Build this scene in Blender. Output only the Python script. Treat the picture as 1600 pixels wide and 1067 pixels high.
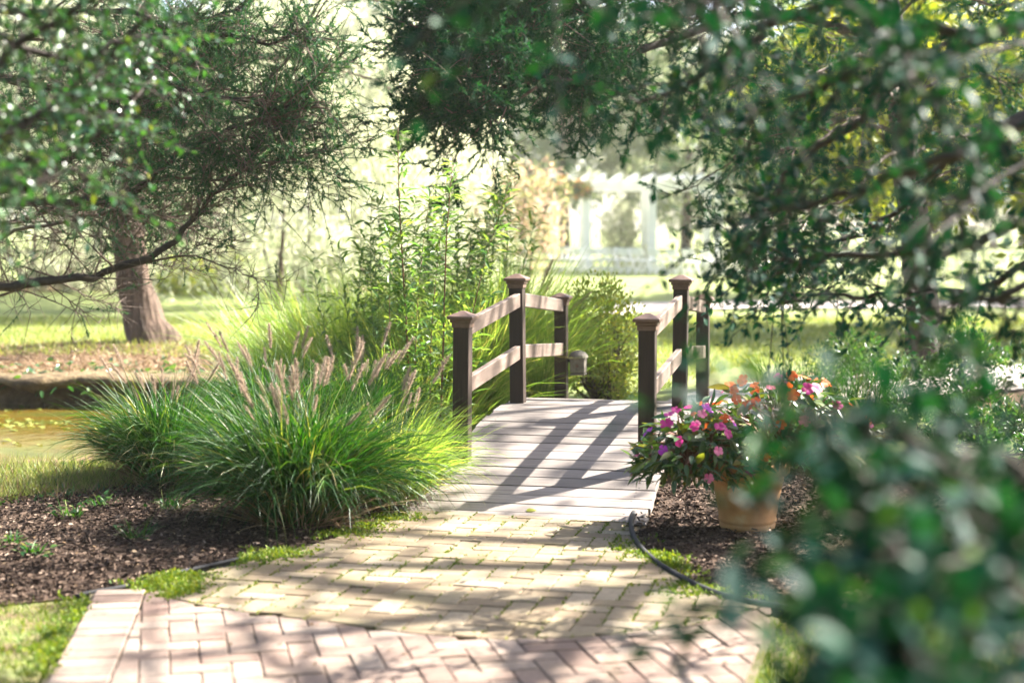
import bpy, math, random
import numpy as np
from mathutils import Matrix, Vector

# ------------------------------------------------------------------ scene, camera, light
sc = bpy.context.scene
for o in list(bpy.data.objects):
    bpy.data.objects.remove(o, do_unlink=True)
COL = sc.collection
R = math.radians

H, FPX, YH, CX, CY = 1.48, 2400.0, 360.0, 800.0, 533.5
TH = math.atan((CY - YH) / FPX)
cam_d = bpy.data.cameras.new('camera')
cam = bpy.data.objects.new('camera', cam_d)
COL.objects.link(cam)
cam.location = (0, 0, H)
cam.rotation_euler = (R(90) - TH, 0, 0)
cam_d.sensor_width = 36.0
cam_d.lens = FPX / 1600 * 36
cam_d.clip_start = 0.05
cam_d.clip_end = 2000
cam_d.dof.use_dof = True
cam_d.dof.focus_distance = 9.0
cam_d.dof.aperture_fstop = 1.6
sc.camera = cam

SUN_AZ, SUN_EL = R(60), R(41)          # azimuth from +Y towards +X
w = bpy.data.worlds.new('World')
sc.world = w
w.use_nodes = True
nt = w.node_tree
bg = nt.nodes['Background']
sky = nt.nodes.new('ShaderNodeTexSky')
sky.sky_type = 'NISHITA'
sky.sun_disc = False
sky.sun_elevation = SUN_EL
sky.sun_rotation = SUN_AZ
sky.air_density = 0.7
sky.dust_density = 2.5
sky.ozone_density = 0.6
nt.links.new(sky.outputs[0], bg.inputs[0])
bg.inputs[1].default_value = 0.075
sun_d = bpy.data.lights.new('sun', 'SUN')
sun_d.energy = 5.0
sun_d.angle = R(0.53)
sun_d.color = (1.0, 0.94, 0.85)
sun = bpy.data.objects.new('sun', sun_d)
COL.objects.link(sun)
sdir = Vector((math.cos(SUN_EL) * math.sin(SUN_AZ), math.cos(SUN_EL) * math.cos(SUN_AZ), math.sin(SUN_EL)))
sun.rotation_euler = (-sdir).to_track_quat('-Z', 'Y').to_euler()
sun.location = sdir * 60
sc.view_settings.view_transform = 'Standard'
sc.view_settings.look = 'None'
sc.view_settings.gamma = 1.0
sc.view_settings.use_curve_mapping = False
sc.view_settings.exposure = 2.95
cy = sc.cycles
cy.max_bounces = 7
cy.diffuse_bounces = 4
cy.glossy_bounces = 3
cy.transmission_bounces = 4
cy.transparent_max_bounces = 6
cy.volume_bounces = 1
cy.sample_clamp_indirect = 4.0
cy.use_denoising = True
cy.caustics_reflective = False
cy.caustics_refractive = False

# ------------------------------------------------------------------ pixel helpers
cT, sT = math.cos(TH), math.sin(TH)
def ray(px, py):
    a = (px - CX) / FPX
    b = -(py - CY) / FPX
    return np.array([a, cT + b * sT, -sT + b * cT])
def P(px, py, Y):
    d = ray(px, py)
    t = Y / d[1]
    return np.array([d[0] * t, Y, H + d[2] * t])
def G(px, py, z=0.0):
    d = ray(px, py)
    t = (z - H) / d[2]
    return np.array([d[0] * t, d[1] * t, z])

# ------------------------------------------------------------------ mesh helpers
def norm(v):
    return v / np.maximum(np.linalg.norm(v, axis=-1, keepdims=True), 1e-9)

class MB:
    def __init__(s):
        s.V, s.F, s.n = [], [], 0
    def add(s, V, F, m=0):
        V = np.asarray(V, float).reshape(-1, 3)
        if len(V) == 0:
            return s
        F = np.asarray(F, int)
        s.V.append(V)
        s.F.append((F + s.n, m))
        s.n += len(V)
        return s
    def poly(s, V, m=0):
        return s.add(V, [list(range(len(V)))], m)
    def box(s, c, h, rot=None, m=0, bev=0.0):
        """box at c with half sizes h, columns of rot its axes; bev chamfers all the edges"""
        h = np.asarray(h, float)
        if bev <= 0:
            V = np.array([[x, y, z] for x in (-1, 1) for y in (-1, 1) for z in (-1, 1)], float) * h
            F = [[0, 1, 3, 2], [4, 6, 7, 5], [0, 4, 5, 1], [2, 3, 7, 6], [0, 2, 6, 4], [1, 5, 7, 3]]
            F = np.array(F)
            if rot is not None:
                V = V @ np.asarray(rot, float).T
            return s.add(V + np.asarray(c), F, m)
        V, idx = [], {}
        for x in (-1, 1):
            for y in (-1, 1):
                for z in (-1, 1):
                    for k in range(3):
                        q = h - bev
                        p = [x * q[0], y * q[1], z * q[2]]
                        p[k] = (x, y, z)[k] * h[k]
                        idx[(x, y, z, k)] = len(V)
                        V.append(p)
        V = np.array(V)
        Q, T = [], []
        for k in range(3):
            a, b = [(1, 2), (2, 0), (0, 1)][k]
            for sg in (-1, 1):
                ring = []
                for (u, v) in ((-1, -1), (1, -1), (1, 1), (-1, 1)):
                    q = [0, 0, 0]
                    q[k], q[a], q[b] = sg, u, v
                    ring.append(idx[(*q, k)])
                Q.append(ring if sg > 0 else ring[::-1])
        for k in range(3):
            a, b = [(1, 2), (2, 0), (0, 1)][k]
            for u in (-1, 1):
                for v in (-1, 1):
                    q0, q1 = [0, 0, 0], [0, 0, 0]
                    q0[k], q0[a], q0[b] = -1, u, v
                    q1[k], q1[a], q1[b] = 1, u, v
                    r = [idx[(*q0, a)], idx[(*q1, a)], idx[(*q1, b)], idx[(*q0, b)]]
                    Q.append(r if u * v < 0 else r[::-1])
        for x in (-1, 1):
            for y in (-1, 1):
                for z in (-1, 1):
                    r = [idx[(x, y, z, 0)], idx[(x, y, z, 1)], idx[(x, y, z, 2)]]
                    T.append(r if x * y * z > 0 else r[::-1])
        if rot is not None:
            V = V @ np.asarray(rot, float).T
        n0 = s.n
        s.V.append(V + np.asarray(c))
        s.F.append((np.array(Q) + n0, m))
        s.F.append((np.array(T) + n0, m))
        s.n += len(V)
        return s
    def bar(s, a, b, wx, wz, m=0, bev=0.0, up=(0, 0, 1)):
        a, b = np.asarray(a, float), np.asarray(b, float)
        y = norm(b - a)
        x = norm(np.cross(y, up))
        z = np.cross(x, y)
        return s.box((a + b) / 2, (wx / 2, np.linalg.norm(b - a) / 2, wz / 2), np.stack([x, y, z], 1), m, bev)
    def tube(s, pts, rad, sides=8, m=0, cap=True):
        pts = np.asarray(pts, float)
        k = len(pts)
        rad = np.broadcast_to(np.asarray(rad, float), (k,))
        T = norm(np.gradient(pts, axis=0))
        u = np.cross(T[0], [0.3, 0.2, 1.0])
        if np.linalg.norm(u) < 1e-3:
            u = np.cross(T[0], [1.0, 0, 0])
        u = norm(u)
        a = np.arange(sides) * 2 * math.pi / sides
        V = []
        for i in range(k):
            u = norm(u - T[i] * np.dot(u, T[i]))
            v = np.cross(T[i], u)
            V.append(pts[i] + rad[i] * (np.cos(a)[:, None] * u + np.sin(a)[:, None] * v))
        V = np.concatenate(V)
        i, j = np.meshgrid(np.arange(k - 1), np.arange(sides), indexing='ij')
        j2 = (j + 1) % sides
        F = np.stack([i * sides + j, i * sides + j2, (i + 1) * sides + j2, (i + 1) * sides + j], -1).reshape(-1, 4)
        n0 = s.n
        s.add(V, F, m)
        if cap:
            s.F.append((np.array([list(range(sides))[::-1]]) + n0, m))
            s.F.append((np.array([list(range((k - 1) * sides, k * sides))]) + n0, m))
        return s
    def lathe(s, prof, c=(0, 0, 0), sides=28, m=0):
        prof = np.asarray(prof, float)
        a = np.arange(sides) * 2 * math.pi / sides
        V = np.stack([prof[:, 0][:, None] * np.cos(a), prof[:, 0][:, None] * np.sin(a),
                      np.repeat(prof[:, 1][:, None], sides, 1)], -1).reshape(-1, 3) + np.asarray(c)
        k = len(prof)
        i, j = np.meshgrid(np.arange(k - 1), np.arange(sides), indexing='ij')
        j2 = (j + 1) % sides
        F = np.stack([i * sides + j, i * sides + j2, (i + 1) * sides + j2, (i + 1) * sides + j], -1).reshape(-1, 4)
        return s.add(V, F, m)
    def mesh(s, name, mats, smooth=False):
        me = bpy.data.meshes.new(name)
        V = np.concatenate(s.V).astype(np.float32)
        lv = np.concatenate([f.ravel() for f, _ in s.F]).astype(np.int32)
        ln = np.concatenate([np.full(f.shape[0], f.shape[1]) for f, _ in s.F])
        mi = np.concatenate([np.full(f.shape[0], m) for f, m in s.F]).astype(np.int32)
        st = np.concatenate([[0], np.cumsum(ln)[:-1]]).astype(np.int32)
        me.vertices.add(len(V))
        me.vertices.foreach_set('co', V.ravel())
        me.loops.add(len(lv))
        me.loops.foreach_set('vertex_index', lv)
        me.polygons.add(len(ln))
        me.polygons.foreach_set('loop_start', st)
        me.polygons.foreach_set('material_index', mi)
        me.polygons.foreach_set('use_smooth', np.full(len(ln), bool(smooth)))
        for m in (mats if isinstance(mats, (list, tuple)) else [mats]):
            me.materials.append(m)
        me.update(calc_edges=True)
        return me
    def build(s, name, mats, parent=None, smooth=False):
        return link(name, s.mesh(name, mats, smooth), parent)

def link(name, me, parent=None, mw=None):
    o = bpy.data.objects.new(name, me)
    COL.objects.link(o)
    if parent is not None:
        o.parent = parent
        if not parent.get('_local'):
            root = parent
            while root.parent is not None:
                root = root.parent
            if parent is root:
                o.matrix_parent_inverse = Matrix.Translation(-Vector(root.location))
    if mw is not None:
        o.matrix_basis = mw
    return o

def tag(o, label=None, cat=None, group=None, kind=None):
    if label: o['label'] = label
    if cat: o['category'] = cat
    if group: o['group'] = group
    if kind: o['kind'] = kind
    return o
def thing(name, label, cat, loc, group=None):
    o = bpy.data.objects.new(name, None)
    COL.objects.link(o)
    o.empty_display_size = 0.1
    o.location = [float(v) for v in loc]
    return tag(o, label, cat, group)

def spline(pts, n):
    """Catmull-Rom through pts (k,d) resampled to n"""
    p = np.asarray(pts, float)
    p = np.vstack([2 * p[0] - p[1], p, 2 * p[-1] - p[-2]])
    k = len(p) - 3
    t = np.linspace(0, k, n)
    i = np.minimum(t.astype(int), k - 1)
    u = (t - i)[:, None]
    a, b, c, d = p[i], p[i + 1], p[i + 2], p[i + 3]
    return 0.5 * ((2 * b) + (c - a) * u + (2 * a - 5 * b + 4 * c - d) * u ** 2 + (3 * b - a - 3 * c + d) * u ** 3)

def tubes_batch(mb, Pts, rad, sides=3, m=0):
    """Pts (n,k,3), rad (n,k)"""
    n, k, _ = Pts.shape
    if n == 0:
        return
    T = norm(Pts[:, -1] - Pts[:, 0])
    ref = np.tile(np.array([0.31, 0.23, 0.92]), (n, 1))
    u = norm(np.cross(T, ref))
    v = np.cross(T, u)
    a = np.arange(sides) * 2 * math.pi / sides
    ring = np.cos(a)[None, :, None] * u[:, None] + np.sin(a)[None, :, None] * v[:, None]
    V = Pts[:, :, None, :] + rad[:, :, None, None] * ring[:, None]
    i, j = np.meshgrid(np.arange(k - 1), np.arange(sides), indexing='ij')
    j2 = (j + 1) % sides
    f = np.stack([i * sides + j, i * sides + j2, (i + 1) * sides + j2, (i + 1) * sides + j], -1).reshape(-1, 4)
    F = (f[None] + (np.arange(n) * k * sides)[:, None, None]).reshape(-1, 4)
    mb.add(V, F, m)

def ribbons(mb, Pts, wid, side, m=0, fold=0.0):
    """flat or v-folded blades along Pts (n,k,3), half width (n,k), side (n,3)"""
    n, k, _ = Pts.shape
    side = norm(side)
    L = Pts - wid[..., None] * side[:, None]
    Rr = Pts + wid[..., None] * side[:, None]
    if fold <= 0:
        V = np.stack([L, Rr], 2)
        c = 2
        f = np.array([[i * 2, i * 2 + 1, i * 2 + 3, i * 2 + 2] for i in range(k - 1)])
    else:
        T = norm(np.gradient(Pts, axis=1))
        nn = np.cross(T, np.repeat(side[:, None], k, 1))
        V = np.stack([L, Pts + nn * wid[..., None] * fold, Rr], 2)
        c = 3
        f = np.array([[i * 3 + a, i * 3 + a + 1, i * 3 + a + 4, i * 3 + a + 3] for i in range(k - 1) for a in (0, 1)])
    F = (f[None] + (np.arange(n) * k * c)[:, None, None]).reshape(-1, 4)
    mb.add(V, F, m)

LEAF5 = (np.array([[0, 0, 0], [-.5, .42, .07], [.5, .42, .07], [0, .46, -.02], [0, 1, -.13]]),
         np.array([[0, 2, 3], [2, 4, 3], [4, 1, 3], [1, 0, 3]]))
LEAF8 = (np.array([[0, 0, 0], [-.44, .28, .05], [0, .3, .0], [.44, .28, .05], [-.4, .64, .0], [0, .66, -.06], [.4, .64, .0], [0, 1, -.2]]),
         np.array([[0, 3, 2], [0, 2, 1], [2, 3, 6], [2, 6, 5], [1, 2, 5], [1, 5, 4], [5, 6, 7], [4, 5, 7]]))
def _holly():
    ys = [0, .12, .3, .5, .7, .88, 1.0]
    ws = [0, .28, .46, .5, .4, .2, 0]
    V = [[0, 0, 0]]
    for y, wd in zip(ys[1:-1], ws[1:-1]):
        dz = -.16 * y * y
        V += [[-wd, y - .03, dz + .06 * wd * 2], [0, y, dz - .02], [wd, y - .03, dz + .06 * wd * 2]]
    V.append([0, 1, -.17])
    F = [[0, 3, 2], [0, 2, 1]]
    for i in range(4):
        a = 1 + i * 3
        F += [[a, a + 1, a + 4], [a, a + 4, a + 3], [a + 1, a + 2, a + 5], [a + 1, a + 5, a + 4]]
    a = 13
    n = len(V) - 1
    F += [[a, a + 1, n], [a + 1, a + 2, n]]
    return np.array(V, float), np.array(F)
LEAFH = _holly()
QUAD = (np.array([[0, 0, 0], [.5, .45, 0], [0, 1, 0], [-.5, .45, 0.0]]), np.array([[0, 1, 2, 3]]))
TRI = (np.array([[-.5, 0, 0], [.5, 0, 0], [0, 1, 0.0]]), np.array([[0, 1, 2]]))

def frames(d, up):
    y = norm(d)
    x = np.cross(y, up)
    bad = np.linalg.norm(x, axis=-1) < 1e-4
    x[bad] = np.cross(y[bad], np.array([1.0, .2, .1]))
    x = norm(x)
    return x, y, np.cross(x, y)
def scatter(mb, tmpl, pos, d, up, L, W, m=0):
    tv, tf = tmpl
    n = len(pos)
    if n == 0:
        return
    x, y, z = frames(d, up)
    L = np.broadcast_to(L, (n,))[:, None, None]
    W = np.broadcast_to(W, (n,))[:, None, None]
    V = pos[:, None] + tv[None, :, 0, None] * W * x[:, None] + tv[None, :, 1, None] * L * y[:, None] + tv[None, :, 2, None] * L * z[:, None]
    F = (tf[None] + (np.arange(n) * len(tv))[:, None, None]).reshape(-1, tf.shape[1])
    mb.add(V, F, m)
def leaf_objects(name, me, parent, pos, d, up, L):
    x, y, z = frames(d, up)
    L = np.broadcast_to(L, (len(pos),))
    for i in range(len(pos)):
        M = Matrix([[x[i][0] * L[i], y[i][0] * L[i], z[i][0] * L[i], pos[i][0]],
                    [x[i][1] * L[i], y[i][1] * L[i], z[i][1] * L[i], pos[i][1]],
                    [x[i][2] * L[i], y[i][2] * L[i], z[i][2] * L[i], pos[i][2]], [0, 0, 0, 1]])
        link(name, me, parent, M)
def tmpl_mesh(name, tmpl, wr, mat):
    V = tmpl[0] * np.array([wr, 1, 1])
    return MB().add(V, tmpl[1]).mesh(name, mat, True)
def rdir(rng, n):
    return norm(rng.normal(size=(n, 3)))

# ------------------------------------------------------------------ materials
def new_mat(name):
    m = bpy.data.materials.new(name)
    m.use_nodes = True
    t = m.node_tree
    return m, t, t.nodes['Principled BSDF'], t.nodes['Material Output']
def N(t, kind, **kw):
    n = t.nodes.new(kind)
    for k, v in kw.items():
        setattr(n, k, v)
    return n
def c4(c):
    return (c[0], c[1], c[2], 1.0)
def ramp(t, fac, stops):
    r = N(t, 'ShaderNodeValToRGB')
    e = r.color_ramp.elements
    while len(e) < len(stops):
        e.new(0.5)
    for q, (p, c) in zip(e, stops):
        q.position = p
        q.color = c4(c)
    t.links.new(fac, r.inputs[0])
    return r.outputs[0]
def noise(t, scale, detail=3, coord=None, rough=0.55, kind='Object'):
    if coord is None:
        coord = N(t, 'ShaderNodeTexCoord').outputs[kind]
    n = N(t, 'ShaderNodeTexNoise')
    n.inputs['Scale'].default_value = scale
    n.inputs['Detail'].default_value = detail
    n.inputs['Roughness'].default_value = rough
    t.links.new(coord, n.inputs['Vector'])
    return n.outputs['Fac']
def mixc(t, fac, a, b, mode='MIX'):
    n = N(t, 'ShaderNodeMix', data_type='RGBA', blend_type=mode)
    for i, v in ((0, fac), (6, a), (7, b)):
        if isinstance(v, (int, float)):
            n.inputs[i].default_value = v
        elif isinstance(v, tuple):
            n.inputs[i].default_value = c4(v)
        else:
            t.links.new(v, n.inputs[i])
    return n.outputs[2]
def bump(t, b, h, strength=0.4, dist=0.01):
    n = N(t, 'ShaderNodeBump')
    n.inputs['Strength'].default_value = strength
    n.inputs['Distance'].default_value = dist
    t.links.new(h, n.inputs['Height'])
    t.links.new(n.outputs[0], b.inputs['Normal'])
def rand01(t):
    g = N(t, 'ShaderNodeNewGeometry')
    oi = N(t, 'ShaderNodeObjectInfo')
    a = N(t, 'ShaderNodeMath', operation='ADD')
    t.links.new(g.outputs['Random Per Island'], a.inputs[0])
    t.links.new(oi.outputs['Random'], a.inputs[1])
    f = N(t, 'ShaderNodeMath', operation='FRACT')
    t.links.new(a.outputs[0], f.inputs[0])
    return f.outputs[0]

def leafmat(name, stops, transl=0.4, tcol=(1.25, 1.3, .45), rough=0.42, spec=0.4):
    m, t, b, out = new_mat(name)
    r = rand01(t)
    col = ramp(t, r, stops)
    t.links.new(col, b.inputs['Base Color'])
    b.inputs['Roughness'].default_value = rough
    b.inputs['Specular IOR Level'].default_value = spec
    tr = N(t, 'ShaderNodeBsdfTranslucent')
    t.links.new(mixc(t, 1.0, col, tcol, 'MULTIPLY'), tr.inputs[0])
    mx = N(t, 'ShaderNodeMixShader')
    mx.inputs[0].default_value = transl
    t.links.new(b.outputs[0], mx.inputs[1])
    t.links.new(tr.outputs[0], mx.inputs[2])
    t.links.new(mx.outputs[0], out.inputs[0])
    return m
def plain(name, a, bcol, scale=8, rough=0.7, spec=0.3, bscale=None, bstr=0.3, bdist=0.005, randv=0.0, stretch=None):
    m, t, b, out = new_mat(name)
    co = N(t, 'ShaderNodeTexCoord').outputs['Object']
    if stretch:
        mp = N(t, 'ShaderNodeMapping')
        mp.inputs['Scale'].default_value = stretch
        t.links.new(co, mp.inputs[0])
        co = mp.outputs[0]
    f = noise(t, scale, 5, co)
    col = ramp(t, f, [(0.3, a), (0.7, bcol)])
    if randv > 0:
        oi = N(t, 'ShaderNodeObjectInfo')
        hs = N(t, 'ShaderNodeHueSaturation')
        mr = N(t, 'ShaderNodeMapRange')
        mr.inputs[3].default_value = 1 - randv
        mr.inputs[4].default_value = 1 + randv
        t.links.new(oi.outputs['Random'], mr.inputs[0])
        t.links.new(mr.outputs[0], hs.inputs['Value'])
        t.links.new(col, hs.inputs['Color'])
        col = hs.outputs[0]
    t.links.new(col, b.inputs['Base Color'])
    b.inputs['Roughness'].default_value = rough
    b.inputs['Specular IOR Level'].default_value = spec
    if bscale:
        bump(t, b, noise(t, bscale, 5, co), bstr, bdist)
    return m

M = {}
# foliage
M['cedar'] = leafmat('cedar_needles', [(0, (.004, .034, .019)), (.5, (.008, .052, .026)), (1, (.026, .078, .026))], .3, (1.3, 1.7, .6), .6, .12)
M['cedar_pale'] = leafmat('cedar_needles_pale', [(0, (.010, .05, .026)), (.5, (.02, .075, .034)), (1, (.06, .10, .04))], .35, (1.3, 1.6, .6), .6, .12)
M['holly'] = leafmat('glossy_leaf', [(0, (.003, .027, .023)), (.55, (.006, .042, .03)), (.93, (.014, .065, .026)), (1, (.07, .11, .015))], .15, (1.3, 1.9, .4), .55, .09)
M['holly_small'] = leafmat('small_glossy_leaf', [(0, (.02, .07, .035)), (.55, (.035, .10, .045)), (.93, (.06, .14, .04)), (1, (.2, .2, .03))], .25, (1.3, 1.8, .35), .34, .5)
M['fountain'] = leafmat('fountain_grass_blade', [(0, (.009, .048, .009)), (.6, (.024, .085, .012)), (.9, (.07, .135, .022)), (1, (.22, .19, .08))], .42, (1.2, 1.35, .35), .42, .3)
M['misc'] = leafmat('tall_grass_blade', [(0, (.08, .17, .04)), (.6, (.17, .26, .065)), (.9, (.25, .31, .10)), (1, (.38, .34, .18))], .55, (1.6, 1.55, .55), .36, .5)
M['stemleaf'] = leafmat('willow_leaf', [(0, (.06, .15, .05)), (.6, (.11, .21, .06)), (1, (.19, .26, .075))], .5, (1.7, 1.6, .6), .36, .45)
M['boxwood'] = leafmat('small_shrub_leaf', [(0, (.11, .17, .04)), (.6, (.19, .25, .055)), (1, (.3, .29, .08))], .55, (1.7, 1.55, .6), .4, .4)
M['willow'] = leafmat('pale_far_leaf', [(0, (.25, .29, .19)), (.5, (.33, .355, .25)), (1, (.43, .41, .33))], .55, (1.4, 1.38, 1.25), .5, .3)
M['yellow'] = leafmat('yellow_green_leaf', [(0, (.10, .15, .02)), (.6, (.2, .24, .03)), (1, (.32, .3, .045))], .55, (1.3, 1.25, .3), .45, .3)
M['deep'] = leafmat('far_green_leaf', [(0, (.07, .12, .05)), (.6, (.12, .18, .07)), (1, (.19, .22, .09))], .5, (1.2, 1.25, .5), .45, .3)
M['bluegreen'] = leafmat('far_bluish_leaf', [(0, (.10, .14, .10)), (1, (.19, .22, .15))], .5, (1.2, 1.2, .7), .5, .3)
M['pinkshrub'] = leafmat('pink_blossom', [(0, (.17, .22, .08)), (.5, (.3, .3, .15)), (.72, (.5, .33, .29)), (1, (.55, .40, .33))], .5, (1.2, 1.1, .9), .5, .3)
M['vine'] = leafmat('vine_leaf', [(0, (.10, .15, .04)), (.6, (.2, .24, .08)), (.8, (.33, .28, .12)), (.86, (.6, .2, .06)), (1, (.6, .27, .1))], .4, (1.1, 1.0, .6), .5, .3)
M['impleaf'] = leafmat('impatiens_leaf', [(0, (.022, .06, .022)), (.5, (.04, .10, .03)), (.85, (.09, .14, .03)), (1, (.2, .17, .03))], .3, (1.3, 1.3, .35), .3, .55)
M['lawnblade'] = leafmat('lawn_blade', [(0, (.11, .16, .04)), (.6, (.2, .24, .075)), (1, (.34, .32, .16))], .45, (1.2, 1.2, .4), .5, .3)
M['moss'] = leafmat('moss_tuft', [(0, (.05, .10, .012)), (.5, (.11, .17, .02)), (1, (.2, .22, .03))], .35, (1.2, 1.2, .4), .6, .2)
M['ivy'] = leafmat('ground_cover_leaf', [(0, (.02, .07, .025)), (.6, (.04, .11, .035)), (1, (.09, .15, .04))], .35, (1.3, 1.4, .4), .35, .5)
M['plume'] = leafmat('grass_plume', [(0, (.25, .185, .15)), (.6, (.36, .29, .235)), (1, (.46, .40, .33))], .45, (1.1, 1.0, .9), .6, .2)
M['straw'] = leafmat('dry_needle_litter', [(0, (.10, .06, .03)), (.5, (.22, .14, .075)), (1, (.36, .26, .16))], .2, (1, 1, 1), .7, .2)
for k, a in (('orange', [(0, (.75, .10, .015)), (1, (.85, .2, .03))]), ('magenta', [(0, (.45, .02, .17)), (1, (.6, .05, .30))]),
             ('pink', [(0, (.7, .13, .28)), (1, (.8, .25, .40))]), ('violet', [(0, (.33, .02, .36)), (1, (.45, .05, .5))])):
    M['petal_' + k] = leafmat(k + '_petal', a, .35, (1, 1, 1), .5, .3)
# wood and bark
M['bark'] = plain('cedar_bark', (.03, .02, .015), (.14, .098, .073), 12, .9, .15, 20, 1.0, .06, 0, (1, 1, .14))
M['bark_dark'] = plain('dark_bark', (.018, .014, .012), (.05, .038, .031), 11, .8, .25, 30, .8, .02, 0, (1, 1, .4))
M['twig'] = plain('grey_twig', (.055, .038, .029), (.135, .10, .08), 14, .8, .2)
M['stem'] = plain('reddish_stem', (.12, .045, .03), (.22, .10, .05), 20, .6, .3)
M['green_stem'] = plain('green_stem', (.07, .12, .03), (.13, .17, .05), 20, .6, .3)

def wood(name, a, bcol, scale, rough, axis, randv=.12, grain=60):
    m, t, b, out = new_mat(name)
    co = N(t, 'ShaderNodeTexCoord').outputs['Object']
    mp = N(t, 'ShaderNodeMapping')
    mp.inputs['Scale'].default_value = axis
    t.links.new(co, mp.inputs[0])
    oi = N(t, 'ShaderNodeObjectInfo')
    ad = N(t, 'ShaderNodeVectorMath', operation='ADD')
    t.links.new(mp.outputs[0], ad.inputs[0])
    ml = N(t, 'ShaderNodeMath', operation='MULTIPLY')
    ml.inputs[1].default_value = 40
    t.links.new(oi.outputs['Random'], ml.inputs[0])
    t.links.new(ml.outputs[0], ad.inputs[1])
    f1 = noise(t, scale, 6, ad.outputs[0], .65)
    f2 = noise(t, 2.2, 3, co)
    col = ramp(t, f1, [(.28, a), (.72, bcol)])
    col = mixc(t, mixf(t, f2, .35, .75, .0, .45), col, tuple(.62 * v for v in a))
    hs = N(t, 'ShaderNodeHueSaturation')
    mr = N(t, 'ShaderNodeMapRange')
    mr.inputs[3].default_value = 1 - randv
    mr.inputs[4].default_value = 1 + randv
    t.links.new(oi.outputs['Random'], mr.inputs[0])
    t.links.new(mr.outputs[0], hs.inputs['Value'])
    t.links.new(col, hs.inputs['Color'])
    t.links.new(hs.outputs[0], b.inputs['Base Color'])
    b.inputs['Roughness'].default_value = rough
    b.inputs['Specular IOR Level'].default_value = .3
    bump(t, b, noise(t, grain, 5, ad.outputs[0], .7), .35, .004)
    return m
def mixf(t, v, a0, a1, b0, b1):
    mr = N(t, 'ShaderNodeMapRange')
    for i, q in ((1, a0), (2, a1), (3, b0), (4, b1)):
        mr.inputs[i].default_value = q
    t.links.new(v, mr.inputs[0])
    return mr.outputs[0]
M['deck'] = wood('weathered_deck_wood', (.135, .112, .096), (.25, .218, .195), 9, .75, (.35, 9, 9), .28)
M['post'] = wood('brown_post_wood', (.022, .0135, .0095), (.048, .029, .021), 8, .6, (9, 9, .5), .1)
M['rail'] = wood('rail_wood', (.115, .08, .063), (.185, .14, .112), 8, .65, (6, .5, 6), .08)
M['cap'] = wood('post_cap_wood', (.10, .06, .043), (.17, .105, .08), 10, .5, (4, 4, 4), .06)
M['white'] = plain('white_paint', (.74, .73, .70), (.83, .82, .79), 5, .5, .4)
M['black'] = plain('black_plastic', (.018, .018, .02), (.035, .035, .037), 10, .75, .15, 40, .15, .002)
M['stone'] = plain('lantern_stone', (.11, .098, .08), (.2, .18, .148), 30, .85, .2, 80, .5, .004)
M['dark'] = plain('dark_hollow', (.01, .01, .01), (.02, .02, .018), 10, .9, .1)

def terracotta():
    m, t, b, out = new_mat('terracotta')
    f = noise(t, 14, 5)
    col = ramp(t, f, [(.25, (.42, .19, .07)), (.55, (.52, .27, .11)), (.75, (.56, .36, .2))])
    t.links.new(col, b.inputs['Base Color'])
    b.inputs['Roughness'].default_value = .8
    bump(t, b, noise(t, 90, 4), .25, .003)
    return m
M['terra'] = terracotta()
M['terra_mark'] = plain('pot_incised_mark', (.2, .10, .045), (.28, .15, .07), 30, .85, .1)

def brickmat(name, stops, mossy):
    m, t, b, out = new_mat(name)
    oi = N(t, 'ShaderNodeObjectInfo')
    gco = N(t, 'ShaderNodeNewGeometry').outputs['Position']
    col = ramp(t, oi.outputs['Random'], stops)
    f = noise(t, 45, 6, gco, .7)
    col = mixc(t, mixf(t, f, .35, .7, 0, .5), col, tuple(.55 * v for v in stops[0][1]))
    f2 = noise(t, 3.1, 4, gco)
    col = mixc(t, mixf(t, f2, .52, .74, 0, mossy), col, (.17, .16, .045))
    f3 = noise(t, 150, 2, gco)
    col = mixc(t, mixf(t, f3, .62, .75, 0, .3), col, (.27, .23, .19))
    t.links.new(col, b.inputs['Base Color'])
    b.inputs['Roughness'].default_value = .85
    b.inputs['Specular IOR Level'].default_value = .2
    bump(t, b, noise(t, 120, 5, gco, .7), .4, .003)
    return m
M['brick_tan'] = brickmat('tan_paving_brick', [(0, (.14, .103, .065)), (.35, (.19, .147, .096)), (.8, (.22, .18, .123)), (1, (.262, .216, .155))], .3)
M['brick_pink'] = brickmat('pink_paving_brick', [(0, (.14, .093, .075)), (.35, (.195, .14, .112)), (.8, (.225, .172, .14)), (1, (.26, .21, .172))], .08)
M['bedding'] = plain('joint_sand_and_moss', (.07, .075, .03), (.15, .12, .085), 9, .95, .1, 90, .5, .006)
M['mulch'] = plain('bark_mulch', (.035, .024, .018), (.12, .08, .058), 38, .95, .1, 60, 1.0, .03)
M['chip'] = leafmat('mulch_chip', [(0, (.02, .013, .010)), (.6, (.048, .032, .024)), (.9, (.10, .07, .052)), (1, (.24, .18, .14))], .0, (1, 1, 1), .9, .1)
M['path'] = plain('pale_path_gravel', (.34, .295, .27), (.45, .40, .37), 3, .95, .1, 60, .4, .01)

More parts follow.
